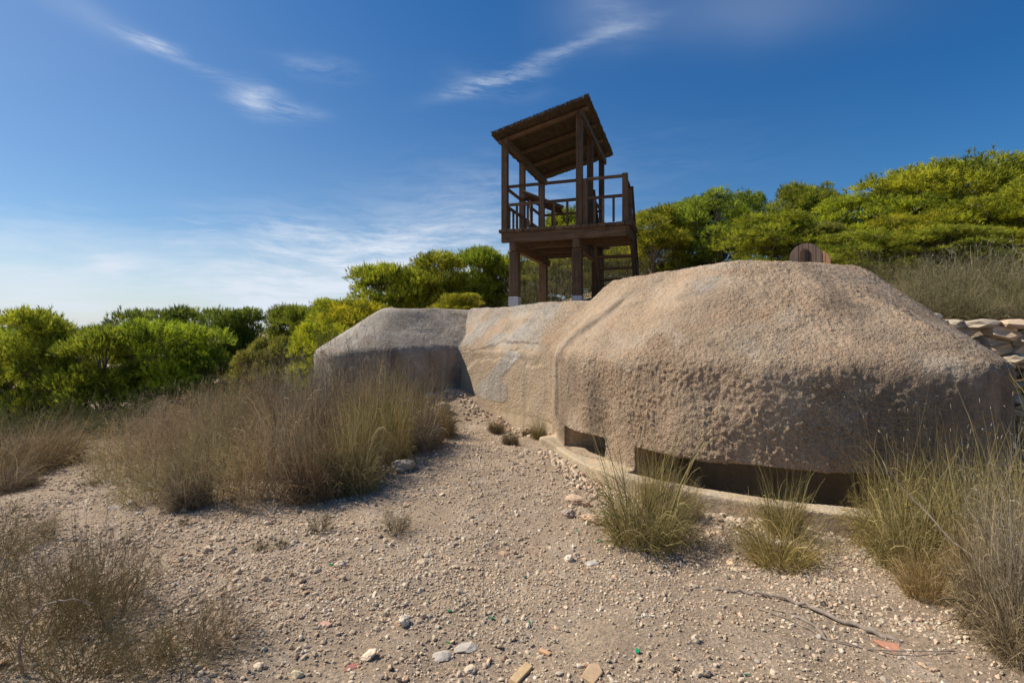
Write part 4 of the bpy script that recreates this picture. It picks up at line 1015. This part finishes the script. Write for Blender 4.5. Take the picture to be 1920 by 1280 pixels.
for a in [('scrub', 1690, 10.4, 120, .9, 'dull brush on the slope where it meets the top of the dome'), ('dry', 1740, 9.6, 130, .9, 'brown brush on the slope beside the dome'), ('grey', 1790, 10.4, 150, 1.1, 'grey bare brush high on the slope'),
          ('scrub', 1850, 10.0, 160, 1.1, 'dull green brush high on the slope'), ('grey', 1910, 9.8, 150, 1.15, 'grey brush high on the slope by the picture side'), ('dry', 1800, 8.6, 130, .75, 'brown brush just above the stone wall'),
          ('scrub', 1865, 8.2, 140, .72, 'dull green brush just above the stone wall'), ('dry', 1930, 7.9, 150, .72, 'brown brush above the stone wall by the picture side'), ('green', 1895, 7.6, 90, .45, 'green grass tuft on top of the stone wall'),
          ('scrub', 1640, 11.4, 120, 1.0, 'dull brush behind the top of the dome'), ('scrub', 1770, 11.6, 160, 1.25, 'dull brush under the great pine'), ('scrub', 1880, 11.6, 180, 1.3, 'dull brush under the outermost great pine'),
          ('dry', 1735, 8.0, 110, .55, 'brown brush pressed against the flank of the dome above the wall'), ('mix', 1790, 8.0, 110, .6, 'dry tussock just behind the first wall stones'), ('dry', 1762, 7.7, 80, .45, 'low brown brush in the angle of dome and stone wall'), ('scrub', 1800, 7.5, 90, .42, 'low dull brush on the first stones of the wall'), ('dry', 1850, 7.3, 100, .42, 'low brown brush along the top of the stone wall'), ('mix', 1915, 7.2, 100, .42, 'dry tuft along the wall top by the picture side'), ('dry', 1700, 9.0, 110, .65, 'brown brush right against the flank of the dome'), ('scrub', 1745, 8.3, 110, .6, 'dull brush low against the flank of the dome'), ('grey', 1960, 8.9, 150, 1.2, 'grey brush leaning over the picture side'), ('mix', 1775, 9.5, 120, .9, 'dry tussock amid the brush beside the dome'), ('mix', 1840, 9.2, 130, 1.0, 'dry tussock amid the brush over the stone wall'), ('mix', 1900, 8.8, 130, .9, 'dry tussock amid the brush by the picture side'),
          ('mix', 1830, 7.6, 90, .35, 'dry tuft on top of the stone wall'), ('dry', 1985, 8.4, 160, .9, 'brown brush outside the side of the picture'),
          ('grey', 1045, 15.2, 120, 1.7, 'grey bare brush under the tower'), ('scrub', 990, 15.4, 110, 1.5, 'dull green brush under the tower'), ('scrub', 1110, 15.6, 110, 1.5, 'dull green brush behind the tower stair'), ('scrub', 1165, 15.8, 100, 1.5, 'dull green brush beyond the foot of the stair')]: plant(*a, group=GH, tint=(.72, .76, .60))

# bare bent branch in the dark scrub and the root on the gravel
def tube(name, pts, r0, r1, mat, label=None, cat=None, seg=8, parent=None, wob=.0):
    bm = bmesh.new(); prev = None; n = len(pts)
    for i, p in enumerate(pts):
        p = Vector(p); t = (Vector(pts[min(i + 1, n - 1)]) - Vector(pts[max(i - 1, 0)])).normalized()
        x = t.orthogonal().normalized() if prev is None else (prev[1] - t * prev[1].dot(t)).normalized(); y = t.cross(x)
        r = (r0 + (r1 - r0) * i / (n - 1)) * (1 + random.uniform(-wob, wob))
        ring = [bm.verts.new(p + (x * math.cos(a) + y * math.sin(a)) * r) for a in [2 * math.pi * k / seg for k in range(seg)]]
        if prev:
            for k in range(seg): bm.faces.new((prev[0][k], prev[0][(k + 1) % seg], ring[(k + 1) % seg], ring[k]))
        else: bm.faces.new(ring[::-1])
        prev = (ring, x)
    bm.faces.new(prev[0])
    o = finish(bm, name, mat, parent, 0); 
    for p in o.data.polygons: p.use_smooth = True
    return tag(o, label, cat) if label else o
def onground(u, v, up=0):
    d = 2.0
    for _ in range(12): d = (EYE - float(ground(np.array([px(u, d)]), np.array([d]))[0])) * F_PX / (v - H_PX)
    return (px(u, d), d, gz(px(u, d), d) + up)
def densify(pts, k=5, w_=.0):
    out = []
    for i in range(len(pts) - 1):
        for j in range(k):
            out.append(tuple(np.array(pts[i]) + (np.array(pts[i + 1]) - np.array(pts[i])) * j / k + np.random.default_rng(i * 9 + j).normal(0, w_, 3)))
    return out + [pts[-1]]
M_ROOT = mat_plain('dead_wood', (.27, .215, .17), .85, 35, .4, .004)
tube('root', densify([onground(1335, 1105, .0), onground(1400, 1112, .012), onground(1450, 1124, .02), onground(1510, 1142, .02), onground(1570, 1165, .02), onground(1635, 1185, .018), onground(1690, 1205, 0)], 5, .006), .008, .014, M_ROOT,
     'exposed grey root running across the gravel towards the terracotta shard', 'root', wob=.2)
tube('root', densify([onground(1436, 1140, .002), onground(1480, 1156, .006), onground(1530, 1180, .006), onground(1562, 1212, .0)], 5, .004), .005, .009, M_ROOT, 'short thin root running below the long grey root', 'root', wob=.3)
tube('stick', densify([onground(1420, 1145, .006), onground(1490, 1170, .01), onground(1545, 1200, .01), onground(1640, 1222, .012), onground(1790, 1234, .012)], 4, .003), .004, .003, M_ROOT, 'thin dark stick lying below the grey root', 'stick', wob=.2)
tube('branch', densify([(px(42, 2.3), 2.3, .0), (px(36, 2.3), 2.3, .14), (px(52, 2.3), 2.3, .25), (px(80, 2.32), 2.32, .32), (px(112, 2.33), 2.33, .345), (px(145, 2.35), 2.35, .335), (px(178, 2.37), 2.37, .30)], 4, .004), .007, .002, M_ROOT,
     'bent bare branch arching out of the dark scrub bush', 'branch', wob=.15)
tube('branch', densify([(px(1870, 2.6), 2.6, .25), (px(1790, 2.8), 2.8, .42), (px(1700, 3.0), 3.0, .62), (px(1655, 3.05), 3.05, .80)], 4, .006), .006, .002, M_ROOT, 'pale bare twig leaning across the tall tussocks', 'twig', wob=.15)

# ---------------------------------------------------------------- pines
def crown_mesh(seed, nl=60, per=300, Rr=1.55, Hh=2.75, base=.02):
    r = np.random.default_rng(seed); C, Rad = [], []
    for i in range(nl):
        hz = base + (1 - base) * (r.random() ** .85) * .90
        prof = math.sqrt(max(0.03, 1 - ((hz - .36) / .66) ** 2)); a = r.uniform(0, 2 * math.pi)
        q = Rr * prof * r.uniform(.3, .9) ** .8
        C.append((q * math.cos(a), q * math.sin(a), hz * Hh)); Rad.append(r.uniform(.22, .58))
    C = np.array(C); Rad = np.array(Rad); C[:, 2] = np.minimum(C[:, 2], Hh - Rad * .8)
    T, D, Tn = [], [], []
    for c, R in zip(C, Rad):
        m = int(per * (R / .4) ** 2); d = r.normal(0, 1, (m, 3)); d /= np.linalg.norm(d, axis=1)[:, None]
        d = d[d[:, 2] > -.25 + .35 * r.random(len(d))]; m = len(d)
        lump = 1 + .50 * vnoise(d * 2.2 + c, 1.9, seed) + .45 * vnoise(d * 2.2 + c, 4.5, seed + 1)
        rad = R * lump * (1 - .45 * r.random(m) ** 2) + (r.random(m) < .07) * r.uniform(.03, .13, m)
        p = c + d * rad[:, None] * np.array([1.18, 1.18, .66])
        dirn = d + np.array([0, 0, .55]) + r.normal(0, .3, (m, 3)); dirn /= np.linalg.norm(dirn, axis=1)[:, None]
        T.append(p); D.append(dirn); Tn.append(np.clip(.46 + r.normal(0, .18, m) + r.normal(0, .14) + 1.3 * vnoise(p, 5.5, seed + 2), 0, 1))
    T = np.concatenate(T); D = np.concatenate(D); Tn = np.concatenate(Tn)
    K = 9; n = len(T)
    nd = np.repeat(D, K, 0) + r.normal(0, .42, (n * K, 3)); nd /= np.linalg.norm(nd, axis=1)[:, None]
    b0 = np.repeat(T, K, 0) + np.repeat(D, K, 0) * r.uniform(-.03, .07, (n * K, 1)); L = r.uniform(.06, .145, n * K)[:, None]
    sd = np.cross(nd, r.normal(0, 1, (n * K, 3))); sd /= np.linalg.norm(sd, axis=1)[:, None]
    wd = .0088
    V = np.stack([b0 - sd * wd, b0 + sd * wd, b0 + nd * L], 1).reshape(-1, 3); Fq = np.arange(n * K * 3).reshape(-1, 3)
    cc = np.repeat(np.clip(np.repeat(Tn, K) + r.normal(0, .1, n * K), 0, 1), 3)
    cm = mesh_np('crown', V, Fq, M_NEEDLE, False, np.stack([cc] * 3, 1))
    # trunk with limbs reaching the lobes
    bm = bmesh.new(); rnd = random.Random(seed)
    def limb(a, b, r0, r1, k=5, wb=1):
        a, b = Vector(a), Vector(b); pr = a
        for i in range(1, k + 1):
            t = i / k; p = a.lerp(b, t) + Vector((rnd.uniform(-.04, .04), rnd.uniform(-.04, .04), .10 * math.sin(t * 3.14))) * (wb if i < k else 0)
            cyl(bm, pr, p, r0 + (r1 - r0) * (t - 1 / k), 6, r0 + (r1 - r0) * t); pr = p
    lean = (rnd.uniform(-.25, .25), rnd.uniform(-.25, .25))
    limb((0, 0, -.3), (lean[0], lean[1], Hh * .8), .075, .02, 8, 0)
    for j in range(nl):
        c = C[j]; f = min(.75, max(.08, c[2] / Hh - .28)); limb((lean[0] * f, lean[1] * f, -.3 + (Hh * .8 + .3) * f), c, .022, .006, 5)
    for j in range(150):
        i = rnd.randrange(nl); c = Vector(C[i]); d = Vector((rnd.gauss(0, 1), rnd.gauss(0, 1), rnd.gauss(0, .7))).normalized() * Rad[i] * .95; limb(c, c + d, .008, .002, 2)
    me = bpy.data.meshes.new('trunk'); bm.to_mesh(me); bm.free(); me.materials.append(M_BARK)
    return cm, me
PINES = [crown_mesh(300 + i) for i in range(7)]
GT = 'pines and bushes round the clearing'
prnd = random.Random(31)
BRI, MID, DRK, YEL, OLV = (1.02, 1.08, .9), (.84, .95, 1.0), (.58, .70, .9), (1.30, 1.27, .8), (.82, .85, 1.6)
for i, (u, vt, d, wpx, tint, lb) in enumerate([
    (15, 607, 13.0, 190, MID, 'green pine cut by the picture side beside the low path'),
    (95, 572, 12.0, 190, BRI, 'large bushy pine above the pale straw grass with the peaked top'),
    (185, 602, 11.6, 170, MID, 'bushy pine filling the gap between the peaked pine and the bright rounded one'),
    (285, 563, 17.0, 150, DRK, 'darker round pine crown showing behind the bright rounded pine'),
    (318, 592, 12.2, 180, BRI, 'bright rounded pine above the back of the grass mass'),
    (432, 572, 15.5, 130, DRK, 'dark round-topped pine between the bright rounded pine and the small pale bush'),
    (375, 640, 12.4, 110, MID, 'low pine bough mass under the dark round-topped pine'),
    (548, 567, 18.0, 100, DRK, 'small dark pine crown far behind the yellow bush'),
    (480, 652, 11.4, 90, OLV, 'small pale green bush behind the grass mass'),
    (515, 625, 13.2, 80, OLV, 'pale olive bush between the small pale bush and the yellow one'),
    (608, 590, 12.8, 120, YEL, 'yellow-green bush at the outer end of the wing, lower mound'),
    (583, 568, 15.8, 110, MID, 'green pine filling the gap between the far dark crown and the yellow bush'),
    (638, 556, 15.2, 110, BRI, 'bright pine peeping over the yellow-green bush'),
    (668, 556, 14.3, 140, YEL, 'yellow-green bush rising behind the top of the wing'),
    (735, 488, 17.5, 150, BRI, 'round pine behind the wing, first of the row left of the tower'),
    (818, 470, 18.0, 130, BRI, 'pine above the join of wing and passage'),
    (890, 458, 18.8, 120, MID, 'pine just before the tower legs with the high top'),
    (948, 462, 19.0, 90, BRI, 'pine directly against the outer tower leg'),
    (1010, 480, 19.0, 120, OLV, 'greyish pine seen between the tower legs'),
    (860, 548, 15.0, 90, BRI, 'low bright bush just above the passage roof'),
    (1068, 385, 20.5, 110, BRI, 'tall pine seen through the tower railing'),
    (1120, 450, 19.0, 130, OLV, 'greyish pine behind the tower stair'),
    (1222, 382, 17.0, 130, BRI, 'pine on the dome side of the tower stair'),
    (1290, 372, 18.5, 120, MID, 'pine between the stair-side pine and the dark broad one'),
    (1345, 350, 17.0, 150, MID, 'dark broad pine standing halfway between tower and reel'),
    (1398, 357, 19.0, 70, MID, 'small round pine crown touching the dark broad pine'),
    (1445, 398, 14.8, 160, BRI, 'bushy pine directly above the crest of the dome'),
    (1508, 337, 17.5, 120, MID, 'round flat-topped pine crown above the reel'),
    (1535, 420, 14.2, 110, OLV, 'low pine just behind the reel'),
    (1630, 352, 14.5, 190, BRI, 'bright broad pine beside the flat-topped crown'),
    (1740, 306, 14.5, 220, BRI, 'great bright pine, the second highest on the slope'),
    (1865, 274, 13.5, 240, BRI, 'great bright pine reaching highest on the slope'),
    (1600, 430, 12.6, 130, MID, 'low pine bough mass at the shoulder of the dome'),
    (1710, 400, 12.8, 180, BRI, 'low bright pine in front of the great pines'),
    (1830, 370, 12.2, 190, BRI, 'low bright pine above the grey brush'),
    (1780, 425, 11.6, 170, MID, 'low green pine at the edge of the slope brush'),
    (1890, 420, 11.3, 170, BRI, 'low bright pine behind the brush by the picture side'),
    (1950, 330, 12.0, 200, BRI, 'bright pine cut by the picture side'),
    (1180, 430, 20.0, 120, DRK, 'dark pine behind the stair-side pine'),
    (-110, 590, 13.0, 200, MID, 'pine beyond the path side of the picture'), (2080, 300, 13.0, 230, BRI, 'pine beyond the slope side of the picture')]):
    x = px(u, d); g = gz(x, d); top = pz(vt, d); Ht = top - g
    cm, tm = PINES[i % len(PINES)]
    sx = wpx * 1.12 / F_PX * d / 3.3; sz = Ht / 2.82
    if sx < sz * .55: sx = sz * .55
    t = empty('pine_tree', (x, d, g), prnd.uniform(0, 6.28), (sx, sx, sz))
    tag(t, lb, 'bush' if 'bush' in lb and 'bushy' not in lb else 'pine tree', GT)
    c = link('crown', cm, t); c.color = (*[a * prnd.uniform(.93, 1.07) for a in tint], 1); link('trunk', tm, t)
print('verts bunker', len(V))
